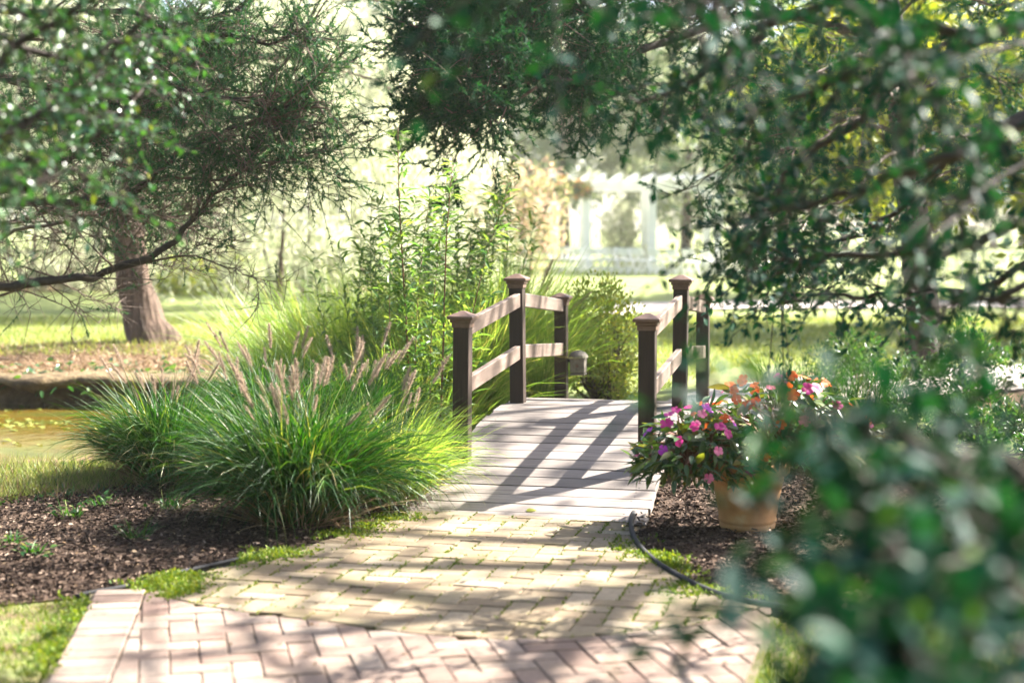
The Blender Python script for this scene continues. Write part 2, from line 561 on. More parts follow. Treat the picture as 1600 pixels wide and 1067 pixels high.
def groundmat():
    m, t, b, out = new_mat('lawn_and_soil')
    gco = N(t, 'ShaderNodeNewGeometry').outputs['Position']
    at = N(t, 'ShaderNodeAttribute')
    at.attribute_name = 'soil'
    lawn = ramp(t, noise(t, 1.3, 6, gco, .65), [(.25, (.13, .17, .055)), (.5, (.2, .235, .085)), (.75, (.3, .3, .15))])
    fine = noise(t, 40, 4, gco, .7)
    lawn = mixc(t, mixf(t, fine, .4, .7, 0, .4), lawn, (.09, .13, .035))
    soil = ramp(t, noise(t, 6, 6, gco, .7), [(.3, (.055, .038, .026)), (.5, (.15, .10, .06)), (.72, (.26, .18, .115))])
    f = N(t, 'ShaderNodeMath', operation='ADD')
    t.links.new(at.outputs['Fac'], f.inputs[0])
    t.links.new(mixf(t, noise(t, 4, 4, gco), .3, .7, -.25, .25), f.inputs[1])
    col = mixc(t, mixf(t, f.outputs[0], .35, .65, 0, 1), lawn, soil)
    t.links.new(col, b.inputs['Base Color'])
    b.inputs['Roughness'].default_value = .95
    b.inputs['Specular IOR Level'].default_value = .1
    bump(t, b, noise(t, 22, 6, gco, .75), .8, .04)
    return m
M['ground'] = groundmat()

def watermat():
    m, t, b, out = new_mat('pond_water')
    f = noise(t, 1.6, 4)
    col = ramp(t, f, [(.3, (.07, .042, .006)), (.46, (.10, .068, .011)), (.56, (.075, .075, .014)), (.75, (.04, .055, .012))])
    t.links.new(col, b.inputs['Base Color'])
    b.inputs['Roughness'].default_value = .06
    b.inputs['IOR'].default_value = 1.33
    b.inputs['Specular IOR Level'].default_value = .5
    bump(t, b, noise(t, 6, 4), .25, .02)
    return m
M['water'] = watermat()
M['algae'] = leafmat('floating_algae_leaf', [(0, (.10, .13, .02)), (.6, (.18, .2, .03)), (1, (.3, .28, .07))], .2, (1.1, 1.1, .4), .5, .3)

# ------------------------------------------------------------------ terrain
BA = R(13.0)                                                        # bridge direction, clockwise from +Y
BX = np.array([math.cos(BA), -math.sin(BA), 0])                     # across, to the right
BY = np.array([math.sin(BA), math.cos(BA), 0])                      # along, away from the camera
BC = np.array([0.565, 10.05, 0])                                    # bridge centre
def seg_dist(x, y, pts):
    d = np.full(np.shape(x), 1e9)
    for (a, b) in zip(pts[:-1], pts[1:]):
        ax, ay = a
        bx, by = b
        vx, vy = bx - ax, by - ay
        t = np.clip(((x - ax) * vx + (y - ay) * vy) / (vx * vx + vy * vy), 0, 1)
        d = np.minimum(d, np.hypot(x - ax - t * vx, y - ay - t * vy))
    return d
def sstep(a, b, v):
    t = np.clip((v - a) / (b - a), 0, 1)
    return t * t * (3 - 2 * t)
def wob(x, y):
    return .5 * np.sin(1.7 * x + .6 * y) + .3 * np.sin(3.1 * y - 1.3 * x + 1) + .2 * np.sin(5.3 * x + 4.1 * y)
def gz(x, y):
    x, y = np.asarray(x, float), np.asarray(y, float)
    q = np.hypot((x + 6.6) / 5.3, (y - 13.55) / 2.3) + .05 * wob(x, y)
    pond = 1 - sstep(.90, 1.04, q)
    ch = 1 - sstep(.55, 1.0, seg_dist(x, y, [(-3, 12.6), (-1.2, 11.4), (.565, 10.05), (2.4, 9.3)]) + .08 * wob(x, y))
    dep = np.maximum(pond, ch)
    slope = -.27 * sstep(9.2, 11.4, y) * (1 - sstep(15.5, 15.9, y)) * (1 - sstep(-3.2, -1.6, x))
    far = np.maximum(y - 60, 0) * .004
    isl = .10 * np.exp(-(((x + 4.6) / 2.6) ** 2 + ((y - 18.6) / 1.6) ** 2))
    return np.minimum(-.62 * dep, slope) + far + isl + .015 * wob(x * .7, y * .7) * (1 - dep) * (y > 12)
xs = np.concatenate([[-420, -260, -170, -110, -75, -52, -38, -29, -23, -19, -16, -14], np.arange(-12.5, 6.6, .14), [7, 8, 9.5, 11.5, 14, 17, 21, 27, 35, 48, 66, 95, 140, 220, 420]])
ys = np.concatenate([[-90, -40, -18, -8, -3, 0, 2], np.arange(3, 20.5, .14), [21, 22, 23.5, 25, 27, 30, 34, 39, 45, 53, 63, 76, 95, 125, 170, 260, 480]])
gx, gy = np.meshgrid(xs, ys, indexing='ij')
gzv = gz(gx, gy)
gV = np.stack([gx, gy, gzv], -1).reshape(-1, 3)
nx, ny = len(xs), len(ys)
ii, jj = np.meshgrid(np.arange(nx - 1), np.arange(ny - 1), indexing='ij')
gF = np.stack([ii * ny + jj, (ii + 1) * ny + jj, (ii + 1) * ny + jj + 1, ii * ny + jj + 1], -1).reshape(-1, 4)
ground = MB().add(gV, gF).build('ground', M['ground'], None, True)
tag(ground, kind='structure')
soil = (1 - sstep(.0, 2.4, np.hypot((gx + 4.6) / 1.6, (gy - 17.6)) - .6)) + sstep(.03, .2, -gzv) * 1.3 + (1 - sstep(1.0, 2.6, np.hypot(gx - 4.1, gy - 14.5)))
soil += .5 * (gx < -1.2) * (gy < 6.9) + .5 * (gx > .9) * (gy < 9.2)
soil += (1 - sstep(.3, 1.6, np.abs(gy - 40) / 2.0)) * (gx < -3) * .8
at = ground.data.attributes.new('soil', 'FLOAT', 'POINT')
at.data.foreach_set('value', np.clip(soil, 0, 1.2).ravel().astype(np.float32))

led = MB()
lx = np.arange(-10.2, -1.9, .07)
ly = 13.55 + 2.3 * np.sqrt(np.maximum(0, 1 - ((lx + 6.6) / 5.3) ** 2)) - .05 * wob(lx, lx * 0 + 15.6)
rgl = np.random.default_rng(12)
fro = ly - .26 - .10 * np.sin(lx * 2.3) - .06 * np.sin(lx * 6.1) + rgl.normal(0, .02, len(lx))
zt_ = .0 + .015 * np.sin(lx * 4) + rgl.normal(0, .006, len(lx))
zb_ = -.10 - .03 * np.sin(lx * 5.2 + 1) + rgl.normal(0, .012, len(lx))
ring = np.stack([np.column_stack([lx, ly + .6, zt_ * 0 + .012]), np.column_stack([lx, ly + .1, zt_ + .02]), np.column_stack([lx, fro + .06, zt_]), np.column_stack([lx, fro, zt_ - .05]), np.column_stack([lx, fro + .05, zb_]), np.column_stack([lx, ly + .25, zb_ - .02])], 1)
k_ = len(lx)
led.add(ring.reshape(-1, 3), [[i * 6 + j, (i + 1) * 6 + j, (i + 1) * 6 + j + 1, i * 6 + j + 1] for i in range(k_ - 1) for j in range(5)])
M['turf'] = plain('bank_turf', (.05, .035, .022), (.2, .15, .085), 7, .95, .1, 25, .9, .03)
tag(led.build('bank_ledge', M['turf'], None, True), kind='structure')
wm = MB()
wx, wy = np.linspace(-12.4, 3.6, 3), np.linspace(8.3, 16.4, 3)
wm.poly([(-12.4, 8.3, -.30), (3.6, 8.3, -.30), (3.6, 16.4, -.30), (-12.4, 16.4, -.30)])
tag(wm.build('pond_water', M['water']), kind='structure')

# ------------------------------------------------------------------ sheets laid on the ground
def sheet(name, outline, z, mat, smooth=True, n=80):
    """closed smooth outline in ground coordinates -> a fan sheet"""
    o = spline(np.vstack([outline, outline[:1]]), n)[:-1] if smooth else np.asarray(outline, float)
    V = np.column_stack([o[:, 0], o[:, 1], np.full(len(o), z)])
    return MB().poly(V).build(name, mat)
def gp(pts):
    return np.array([G(*p)[:2] for p in pts])

def in_poly(pt, poly):
    x, y = pt[..., 0], pt[..., 1]
    ins = np.zeros(x.shape, bool)
    j = len(poly) - 1
    for i in range(len(poly)):
        xi, yi = poly[i]
        xj, yj = poly[j]
        with np.errstate(divide='ignore', invalid='ignore'):
            c = ((yi > y) != (yj > y)) & (x < (xj - xi) * (y - yi) / (yj - yi + 1e-12) + xi)
        ins ^= c
        j = i
    return ins

ARC = [(222, 937), (330, 962), (420, 975), (509, 985), (643, 1003), (730, 1010), (805, 1013), (890, 1011), (960, 1006), (1070, 992), (1150, 972), (1205, 957)]
EDGE_R = [(990, 812), (986, 832), (994, 858), (1020, 886), (1062, 914), (1120, 942), (1205, 962), (1300, 975), (1420, 983), (1600, 985)]
EDGE_L = [(0, 946), (80, 940), (150, 934), (210, 922), (270, 906), (340, 889), (400, 876)]
LAND_L = [(640, 812), (560, 838), (480, 862), (400, 884), (300, 910), (240, 928)]
land = np.vstack([gp(ARC), gp(EDGE_R[5:0:-1]), gp([(990, 826), (640, 804)]), gp(LAND_L)])
near_y = 3.0
wl = G(150, 935)[:2]
wl2 = G(80, 1067)[:2]
wdir = (wl2 - wl) / np.linalg.norm(wl2 - wl)
border_out = [wl, wl + wdir * 2.9]
wr = gp([(1205, 975), (1168, 1067)])
wrd = (wr[1] - wr[0]) / np.linalg.norm(wr[1] - wr[0])
nrm = np.array([-wdir[1], wdir[0]])
if nrm[0] < 0:
    nrm = -nrm
b_in0, b_in1 = wl + nrm * .205, wl + wdir * 2.9 + nrm * .205
walk = np.vstack([gp(ARC), [wr[0], wr[0] + wrd * 2.7], [b_in1, b_in0]])
bed_o = np.vstack([[wl - nrm * .02], gp(LAND_L)[::-1], gp([(640, 804), (1000, 830)]), gp(EDGE_R[2:6]), [wr[0] + [.03, .0]], [wr[0] + wrd * 2.75 + [.03, 0]], [wl + wdir * 2.95 - nrm * .02]])
paving = sheet('paving', bed_o, .022, M['bedding'], False)
tag(paving, kind='structure')

def clip_rect(subject, rect):
    """Sutherland-Hodgman: polygon subject clipped by the convex rect (ccw)"""
    out = [tuple(p) for p in subject]
    for i in range(len(rect)):
        a, b = rect[i], rect[(i + 1) % len(rect)]
        ex, ey = b[0] - a[0], b[1] - a[1]
        inp, out = out, []
        if not inp:
            return []
        def side(p):
            return ex * (p[1] - a[1]) - ey * (p[0] - a[0])
        for k in range(len(inp)):
            p, q = inp[k], inp[(k + 1) % len(inp)]
            sp, sq = side(p), side(q)
            if sp >= 0:
                out.append(p)
            if (sp >= 0) != (sq >= 0):
                t = sp / (sp - sq)
                out.append((p[0] + t * (q[0] - p[0]), p[1] + t * (q[1] - p[1])))
    return out
def area(p):
    p = np.asarray(p)
    return .5 * np.sum(p[:, 0] * np.roll(p[:, 1], -1) - np.roll(p[:, 0], -1) * p[:, 1])
def prism(poly, z0, z1, bev=.004):
    p = np.asarray(poly, float)
    n = len(p)
    c = p.mean(0)
    inn = p + (c - p) * np.minimum(1, bev * 1.6 / np.maximum(np.linalg.norm(c - p, axis=1, keepdims=True), 1e-3))
    V = np.vstack([np.column_stack([p, np.full(n, z0)]), np.column_stack([p, np.full(n, z1 - bev)]), np.column_stack([inn, np.full(n, z1)])])
    i = np.arange(n)
    j = (i + 1) % n
    Q = np.vstack([np.column_stack([i, j, n + j, n + i]), np.column_stack([n + i, n + j, 2 * n + j, 2 * n + i])])
    mb = MB()
    mb.add(V, Q)
    mb.F.append((np.array([2 * n + i]), 0))
    return mb
BW, BL, JT = .1, .2, .0035
def brick_rect_mesh(mat, seed):
    rg = np.random.default_rng(seed)
    q = np.array([[-BL / 2, -BW / 2], [BL / 2, -BW / 2], [BL / 2, BW / 2], [-BL / 2, BW / 2]]) + np.array([[1, 1], [-1, 1], [-1, -1], [1, -1]]) * JT / 2
    p = []
    for a in range(4):
        b = (a + 1) % 4
        d = norm(q[b] - q[a])
        p += [q[a] + d * .004, q[b] - d * .004]
    p = np.array(p) + rg.normal(0, .0007, (8, 2))
    return prism(p, -.04, .0).mesh('brick', mat)
def herringbone(region, angle, origin, mat, seed, parent, visible_y, max_parts=300):
    rg = np.random.default_rng(seed)
    meshes = [brick_rect_mesh(mat, seed + i) for i in range(5)]
    ca, sa = math.cos(angle), math.sin(angle)
    rot = np.array([[ca, -sa], [sa, ca]])
    lo, hi = region.min(0) - .4, region.max(0) + .4
    items = []
    rngI = range(-90, 90)
    for i in rngI:
        for j in rngI:
            # 90 degree herringbone of 2:1 bricks, cell size BW
            for kind in (0, 1):
                if kind == 0:
                    u, v, hz = (j + 4 * i), j, True
                    cx_, cy_ = (u + 1) * BW, (v + .5) * BW
                else:
                    u, v, hz = (j + 4 * i) + 2, j, False
                    cx_, cy_ = (u + .5) * BW, (v + 0) * BW
                c = rot @ np.array([cx_, cy_]) + origin
                if c[0] < lo[0] or c[0] > hi[0] or c[1] < lo[1] or c[1] > hi[1]:
                    continue
                ang = angle + (0 if hz else math.pi / 2)
                e1, e2 = np.array([math.cos(ang), math.sin(ang)]), np.array([-math.sin(ang), math.cos(ang)])
                rect = [c - e1 * (BL - JT) / 2 - e2 * (BW - JT) / 2, c + e1 * (BL - JT) / 2 - e2 * (BW - JT) / 2,
                        c + e1 * (BL - JT) / 2 + e2 * (BW - JT) / 2, c - e1 * (BL - JT) / 2 + e2 * (BW - JT) / 2]
                pl = clip_rect(region, rect)
                if len(pl) < 3:
                    continue
                a = abs(area(pl))
                if a < .1 * BL * BW:
                    continue
                items.append((c, ang, pl, a, hz))
    items.sort(key=lambda q: 0 if q[0][1] > visible_y else 1)
    joined = MB()
    outl = []
    for n, (c, ang, pl, a, hz) in enumerate(items):
        z = .034 + rg.normal(0, .0016)
        if n < max_parts and c[1] > visible_y - .1:
            outl.append(pl)
            if a > .955 * (BL - JT) * (BW - JT):
                Mx = Matrix.Translation((c[0], c[1], z)) @ Matrix.Rotation(ang + rg.normal(0, .008) + (math.pi if rg.random() < .5 else 0), 4, 'Z') @ Matrix.Rotation(rg.normal(0, .009), 4, 'X') @ Matrix.Rotation(rg.normal(0, .006), 4, 'Y')
                link('brick', meshes[int(rg.integers(5))], parent, Mx)
            else:
                pp = np.array(pl)
                if area(pp) < 0:
                    pp = pp[::-1]
                prism(pp, -.01, z, .003).build('brick', mat, parent)
        else:
            pp = np.array(pl)
            if area(pp) < 0:
                pp = pp[::-1]
            q = prism(pp, -.01, z, .003)
            for V in q.V:
                n0 = joined.n
                joined.V.append(V)
                joined.n += len(V)
            for f, m_ in q.F:
                joined.F.append((f + n0, 0))
    if joined.V:
        tag(joined.build('brick_field', mat, parent), kind='stuff')
    return outl
def check_ccw(p):
    return p if area(p) > 0 else p[::-1]
land, walk = check_ccw(land), check_ccw(walk)
lc = land.mean(0)
land_b = lc + (land - lc) * .992
outl_land = herringbone(land_b, -BA, G(700, 900)[:2], M['brick_tan'], 5, paving, 4.0)
outl_walk = herringbone(walk, R(12.9), G(500, 1040)[:2], M['brick_pink'], 9, paving, 4.95)
# soldier course along the left edge of the walk
rg = np.random.default_rng(3)
sold = [brick_rect_mesh(M['brick_pink'], 40 + i) for i in range(4)]
fr = MB()
for k in range(28):
    c = wl + wdir * (BW * (k + .55)) + nrm * .1
    ang = math.atan2(nrm[1], nrm[0])
    if k < 13:
        link('brick', sold[k % 4], paving, Matrix.Translation((c[0], c[1], .034 + rg.normal(0, .0015))) @ Matrix.Rotation(ang + rg.normal(0, .01), 4, 'Z'))
    else:
        e1, e2 = nrm * (BL - JT) / 2, wdir * (BW - JT) / 2
        pp = np.array([c - e1 - e2, c + e1 - e2, c + e1 + e2, c - e1 + e2])
        if area(pp) < 0:
            pp = pp[::-1]
        q = prism(pp, -.01, .034)
        n0 = fr.n
        fr.V += q.V
        fr.n += sum(len(v) for v in q.V)
        fr.F += [(f + n0, 0) for f, _ in q.F]
tag(fr.build('brick_field', M['brick_pink'], paving), kind='stuff')

# moss in the joints
rg = np.random.default_rng(17)
pts, mossd = [], []
for pl in outl_land:
    q = np.array(pl)
    for a in range(len(q)):
        p0, p1 = q[a], q[(a + 1) % len(q)]
        L = np.linalg.norm(p1 - p0)
        if L < .04:
            continue
        for s in np.arange(0, L, .007):
            p = p0 + (p1 - p0) * s / L
            f = .5 + .5 * math.sin(p[0] * 3.1 + 1.2 * math.sin(p[1] * 4.3)) * math.sin(p[1] * 3.7 + p[0] * 1.9)
            e = max(0, 1 - abs(p[0] - .75) / .6) * .5 + max(0, .9 - abs(p[0] + 1.2) / .5) * .7
            along = abs(np.dot((p1 - p0) / L, BY[:2]))
            if rg.random() < (.04 + .75 * f ** 3 + e * .7) * (.2 + .8 * along):
                pts.append(p)
pts = np.array(pts)
n = len(pts)
mb = MB()
for rep in range(4):
    pos = np.column_stack([pts + rg.normal(0, .006, (n, 2)), np.full(n, .027)])
    d = rg.normal(size=(n, 3)) * [.7, .7, .3] + [0, 0, .8]
    scatter(mb, QUAD, pos, d, rdir(rg, n), rg.uniform(.007, .018, n), rg.uniform(.005, .011, n))
# moss cushions along the edges of the paving
lip = spline(np.vstack([gp(LAND_L)[::-1]]), 200)
lipr = spline(gp(EDGE_R[2:7]), 160)
ep = []
for q, off, sg in ((lip, .07, 1), (lipr, .06, -1)):
    for r_ in range(26):
        ep.append(q + rg.normal(0, off, q.shape))
wlip = np.array([wl + wdir * t for t in np.linspace(0, 1.2, 60)])
for r_ in range(12):
    ep.append(wlip - nrm * np.abs(rg.normal(0, .06, (60, 1))))
c_arc = spline(gp([(225, 932), (250, 930), (300, 935), (260, 945)]), 60)
for r_ in range(20):
    ep.append(c_arc + rg.normal(0, .03, c_arc.shape))
ep = np.vstack(ep)
msk = (np.sin(ep[:, 0] * 7 + 2 * np.sin(ep[:, 1] * 5)) + np.sin(ep[:, 1] * 11 + ep[:, 0] * 4) + .6 * rg.normal(size=len(ep))) > .1
ep = ep[msk]
n = len(ep)
pos = np.column_stack([ep, np.full(n, .03) + rg.uniform(-.01, .004, n)])
for rep in range(3):
    d = rg.normal(size=(n, 3)) * [.7, .7, .3] + [0, 0, .7]
    scatter(mb, QUAD, pos + rg.normal(0, .012, (n, 3)) * [1, 1, .1], d, rdir(rg, n), rg.uniform(.010, .026, n), rg.uniform(.007, .016, n))
tag(mb.build('moss', M['moss']), 'green moss tufts in the brick joints and along the paving edges', 'moss', kind='stuff')

# mulch beds
bedL = np.vstack([gp([(-260, 965), (0, 948)]), gp(EDGE_L[1:]), gp(LAND_L[::-1][2:]), gp([(640, 800), (690, 745), (640, 715), (480, 722), (300, 745), (150, 770), (0, 785), (-260, 800)])])
bedR = np.vstack([gp(EDGE_R), [[4.2, 5.4], [4.6, 8], [3.2, 8.9], [1.9, 9.05], [1.05, 9.1], [.7, 8.5]]])
bl = sheet('mulch_bed_left', bedL, .008, M['mulch'], False)
br = sheet('mulch_bed_right', bedR, .008, M['mulch'], False)
tag(bl, kind='structure'); tag(br, kind='structure')
CHIP = (np.array([[-.5, 0, 0], [.5, 0, 0], [.45, 1, 0], [-.45, 1, 0], [0, .08, .25], [.05, .93, .22]]), np.array([[0, 4, 5, 3], [1, 2, 5, 4]]))
def chips(poly, n, seed, name, label):
    rg = np.random.default_rng(seed)
    lo, hi = poly.min(0), poly.max(0)
    lo = np.maximum(lo, [-3.9, 5]); hi = np.minimum(hi, [3.6, 11])
    q = lo + rg.random((n * 2, 2)) * (hi - lo)
    q = q[in_poly(q, poly)][:n]
    m = len(q)
    mb = MB()
    h = rg.random(m) ** 2 * .022
    d = rg.normal(size=(m, 3)) * [1, 1, .22]
    up = np.array([0, 0, 1.0]) + rg.normal(0, .35, (m, 3))
    L = rg.uniform(.007, .034, m)
    scatter(mb, CHIP, np.column_stack([q, .010 + h]), d, up, L, L * rg.uniform(.2, .5, m))
    tag(mb.build(name, M['chip']), label, 'mulch', kind='stuff')
chips(bedL, 26000, 4, 'bark_mulch_chips', 'dark shredded bark mulch on the bed below the fountain grass')
chips(bedR, 24000, 8, 'bark_mulch_chips', 'reddish shredded bark mulch around the terracotta pot')

rg = np.random.default_rng(66)
n = 520
q = np.column_stack([rg.uniform(-3.2, 2.6, n), rg.uniform(5.0, 9.0, n)])
on_pave = in_poly(q, land) | in_poly(q, walk)
keep = (on_pave & (rg.random(n) < .28)) | ((in_poly(q, bedL) | in_poly(q, bedR)) & (rg.random(n) < .8))
q, on_pave = q[keep], on_pave[keep]
n = len(q)
mb = MB()
scatter(mb, LEAF8, np.column_stack([q, np.where(on_pave, .040, .034)]), rdir(rg, n) * [1, 1, .15], np.array([0, 0, 1.0]) + rg.normal(0, .3, (n, 3)), rg.uniform(.012, .04, n), rg.uniform(.006, .02, n))
tag(mb.build('leaf_litter', M['straw']), 'small dry leaf bits scattered on mulch and bricks', 'litter', kind='stuff')
# far paths
path1 = np.array([[1.05, 12.1], [1.55, 13.6], [2.6, 15.0], [4.5, 16.2], [8.5, 17.6], [14, 18.6], [14, 16.4], [8, 15.3], [4.6, 14.0], [3.0, 12.9], [2.1, 11.75]])
tag(sheet('footpath', path1, .03, M['path']), kind='structure')
path2 = np.array([[1.8, 26.5], [3.6, 28.5], [10, 29.3], [26, 32], [26, 35], [10, 32.5], [3.2, 31.3], [1.6, 29.5]])
tag(sheet('footpath_far', path2, .03, M['path']), kind='structure')

# ------------------------------------------------------------------ footbridge
bridge = thing('footbridge', 'small arched wooden footbridge with brown posts and double side rails', 'bridge', BC)
HALF, BWID = 2.43, 0.535                                             # half length, half width between the post centres
def bz(s):
    return .026 + .315 * max(0.0, math.cos(min(1.0, abs(s) / HALF) * math.pi / 2)) ** 1.45
def bp(u, s, z=0.0):
    return BC + BX * u + BY * s + np.array([0, 0, z])
rg = np.random.default_rng(21)
pl_w, gap = .139, .007
s = -HALF
npl = int(2 * HALF / (pl_w + gap))
for k in range(npl):
    s0, s1 = s + gap / 2, s + gap / 2 + pl_w
    s += pl_w + gap
    z0, z1 = bz(s0), bz(s1)
    a, b = bp(0, s0, z0 - .019), bp(0, s1, z1 - .019)
    y = norm(b - a)
    x = BX
    z = np.cross(x, y)
    mb = MB()
    e = rg.normal(0, .004)
    flare = .035 * max(0, (-s0 - 1.5))
    mb.box((0, 0, 0), (.62 + flare + rg.normal(0, .004), pl_w / 2, .017), None, 0, .003)
    for sx in (-.535, .535):
        for sy in (-.035, .035):
            an = np.arange(8) * math.pi / 4
            mb.add(np.column_stack([sx + rg.normal(0, .004) + .0055 * np.cos(an), sy + rg.normal(0, .003) + .0055 * np.sin(an), np.full(8, .0176)]), [list(range(8))], 1)
    o = mb.build('plank', [M['deck'], M['black']])
    o.parent = bridge
    o.matrix_parent_inverse = Matrix.Translation(-Vector(bridge.location))
    c = (a + b) / 2 + BX * e + np.array([0, 0, rg.normal(0, .001)])
    o.matrix_basis = Matrix([[x[0], y[0], z[0], c[0]], [x[1], y[1], z[1], c[1]], [x[2], y[2], z[2], c[2]], [0, 0, 0, 1]]) @ Matrix.Rotation(rg.normal(0, .003), 4, 'Z')
for u in (-.53, .53):
    mb = MB()
    st = np.linspace(-HALF + .02, HALF - .02, 24)
    top = np.array([bp(u, q, bz(q) - .040) for q in st])
    bot = np.array([bp(u, q, max(bz(q) - .24, -.03)) for q in st])
    hw = BX * .022
    V = np.stack([top - hw, top + hw, bot + hw, bot - hw], 1).reshape(-1, 3)
    F = [[i * 4 + j, (i + 1) * 4 + j, (i + 1) * 4 + (j + 1) % 4, i * 4 + (j + 1) % 4] for i in range(23) for j in range(4)]
    mb.add(V, F).build('stringer', M['post'], bridge)
POST = .092
for side, u in ((0, -BWID), (1, BWID)):
    for s_, zt in ((-1.48, 1.0), (0.0, 1.17), (1.48, .985)):
        base = bz(s_) - .2
        top = zt - .035
        mb = MB()
        Rb = np.stack([BX, BY, np.array([0, 0, 1.0])], 1)
        c = bp(u, s_, 0)
        mb.box((0, 0, (base + top) / 2), (POST / 2, POST / 2, (top - base) / 2), None, 0, .004)
        lean = Matrix.Rotation((.012 if side == 0 and s_ < -1 else 0) + rg.normal(0, .005), 4, 'Y')
        Mp = Matrix.Translation(Vector(c)) @ Matrix.Rotation(-BA, 4, 'Z') @ lean
        post = mb.build('post', M['post'])
        post.parent = bridge
        post.matrix_parent_inverse = Matrix.Translation(-Vector(bridge.location))
        post.matrix_basis = Mp
        cp = MB()
        cp.box((0, 0, top - .022), (.053, .053, .014), None, 0, .003)
        cp.box((0, 0, top + .002), (.061, .061, .0095), None, 0, .003)
        cp.box((0, 0, top + .0215), (.075, .075, .0095), None, 0, .003)
        q, z0 = .071, top + .0315
        V = [(-q, -q, z0), (q, -q, z0), (q, q, z0), (-q, q, z0), (-.012, -.012, z0 + .027), (.012, -.012, z0 + .027), (.012, .012, z0 + .027), (-.012, .012, z0 + .027)]
        cp.add(V, [[0, 1, 5, 4], [1, 2, 6, 5], [2, 3, 7, 6], [3, 0, 4, 7], [4, 5, 6, 7]])
        link('cap', cp.mesh('cap', M['cap']), post).parent = post
    for (sa, sb) in ((-1.48, 0.0), (0.0, 1.48)):
        for (za, zm) in ((.915, 1.02), (.585, .675)):
            z0, z1 = (za, zm) if sa < -1 else (zm, za)
            a, b = bp(u + .004, sa + (POST / 2 - .002) , z0), bp(u + .004, sb - POST / 2 + .002, z1)
            y = norm(b - a)
            x = BX
            z = np.cross(x, y)
            L = np.linalg.norm(b - a)
            c = (a + b) / 2
            o = MB().box((0, 0, 0), (.019, L / 2, .046), None, 0, .004).build('rail', M['rail'])
            o.parent = bridge
            o.matrix_parent_inverse = Matrix.Translation(-Vector(bridge.location))
            o.matrix_basis = Matrix([[x[0], y[0], z[0], c[0]], [x[1], y[1], z[1], c[1]], [x[2], y[2], z[2], c[2]], [0, 0, 0, 1]])

# fallen leaf on the deck
lp = bp(.02, -2.27, bz(-2.27) + .002)
mb = MB()
scatter(mb, LEAFH, np.array([lp]), np.array([[.9, .3, .12]]), np.array([[-.1, -.3, 1.0]]), .06, .04)
tag(mb.build('fallen_leaf', M['yellow']), 'single curled yellow leaf lying on the bridge planks', 'leaf')

# lantern by the far post
lc_ = bp(-BWID + .125, 1.5, 0)
lz = 0.40
lan = thing('garden_lantern', 'small square stone lantern hanging on the far bridge post', 'lantern', (lc_[0], lc_[1], lz))
Rb = np.stack([BX, BY, np.array([0, 0, 1.0])], 1)
mb = MB()
mb.box((lc_[0], lc_[1], lz + .06), (.056, .056, .055), Rb, 0, .006)
mb.build('body', M['stone'], lan)
mb = MB()
prof = [(.072, .115), (.076, .123), (.070, .14), (.052, .16), (.026, .172), (.0, .176)]
mb.lathe([(r_ * 1.0, z_ + lz) for r_, z_ in prof], (lc_[0], lc_[1], 0), 16)
mb.box((lc_[0], lc_[1], lz + .114), (.064, .064, .006), Rb, 0, .002)
mb.build('roof', M['stone'], lan)
mb = MB()
mb.box((lc_[0], lc_[1], lz - .006), (.056, .056, .006), Rb, 0, .002)
mb.build('base', M['stone'], lan)
mb = MB()
f_ = lc_ - BY * .0575
ang = np.arange(12) * math.pi / 6
mb.poly([f_ + BX * .013 * math.cos(a) + np.array([0, 0, lz + .06 + .013 * math.sin(a)]) for a in ang])
mb.build('medallion', M['cap'], lan)
mb = MB()
mb.bar(lc_ + np.array([0, 0, lz + .1]) - BX * .05, lc_ + np.array([0, 0, lz + .1]) - BX * .105, .03, .03)
mb.build('bracket', M['black'], lan)

# black edging tubes
def edging(name, pts, label, r=.0135, z=.038):
    q = spline(gp(pts), 70)
    V = np.column_stack([q, np.full(len(q), z) + .0015 * np.sin(np.arange(len(q)) * .2)])
    mb = MB()
    mb.tube(V, r, 8)
    t_ = norm(np.gradient(V, axis=0))
    sd = norm(np.cross(t_, [0, 0, 1.0])) * .003
    A = np.stack([V - sd, V + sd, V + sd - [0, 0, .05], V - sd - [0, 0, .05]], 1).reshape(-1, 3)
    k = len(V)
    mb.add(A, [[i * 4 + j, (i + 1) * 4 + j, (i + 1) * 4 + (j + 1) % 4, i * 4 + (j + 1) % 4] for i in range(k - 1) for j in (0, 1, 3)])
    tag(mb.build(name, M['black'], None, True), label, 'edging')
edging('garden_edging', EDGE_R, 'black plastic edging curving from the bridge round the flower pot bed')
edging('garden_edging', [(120, 941)] + EDGE_L[2:], 'black plastic edging between the dark mulch bed and the brick corner', .010, .026)

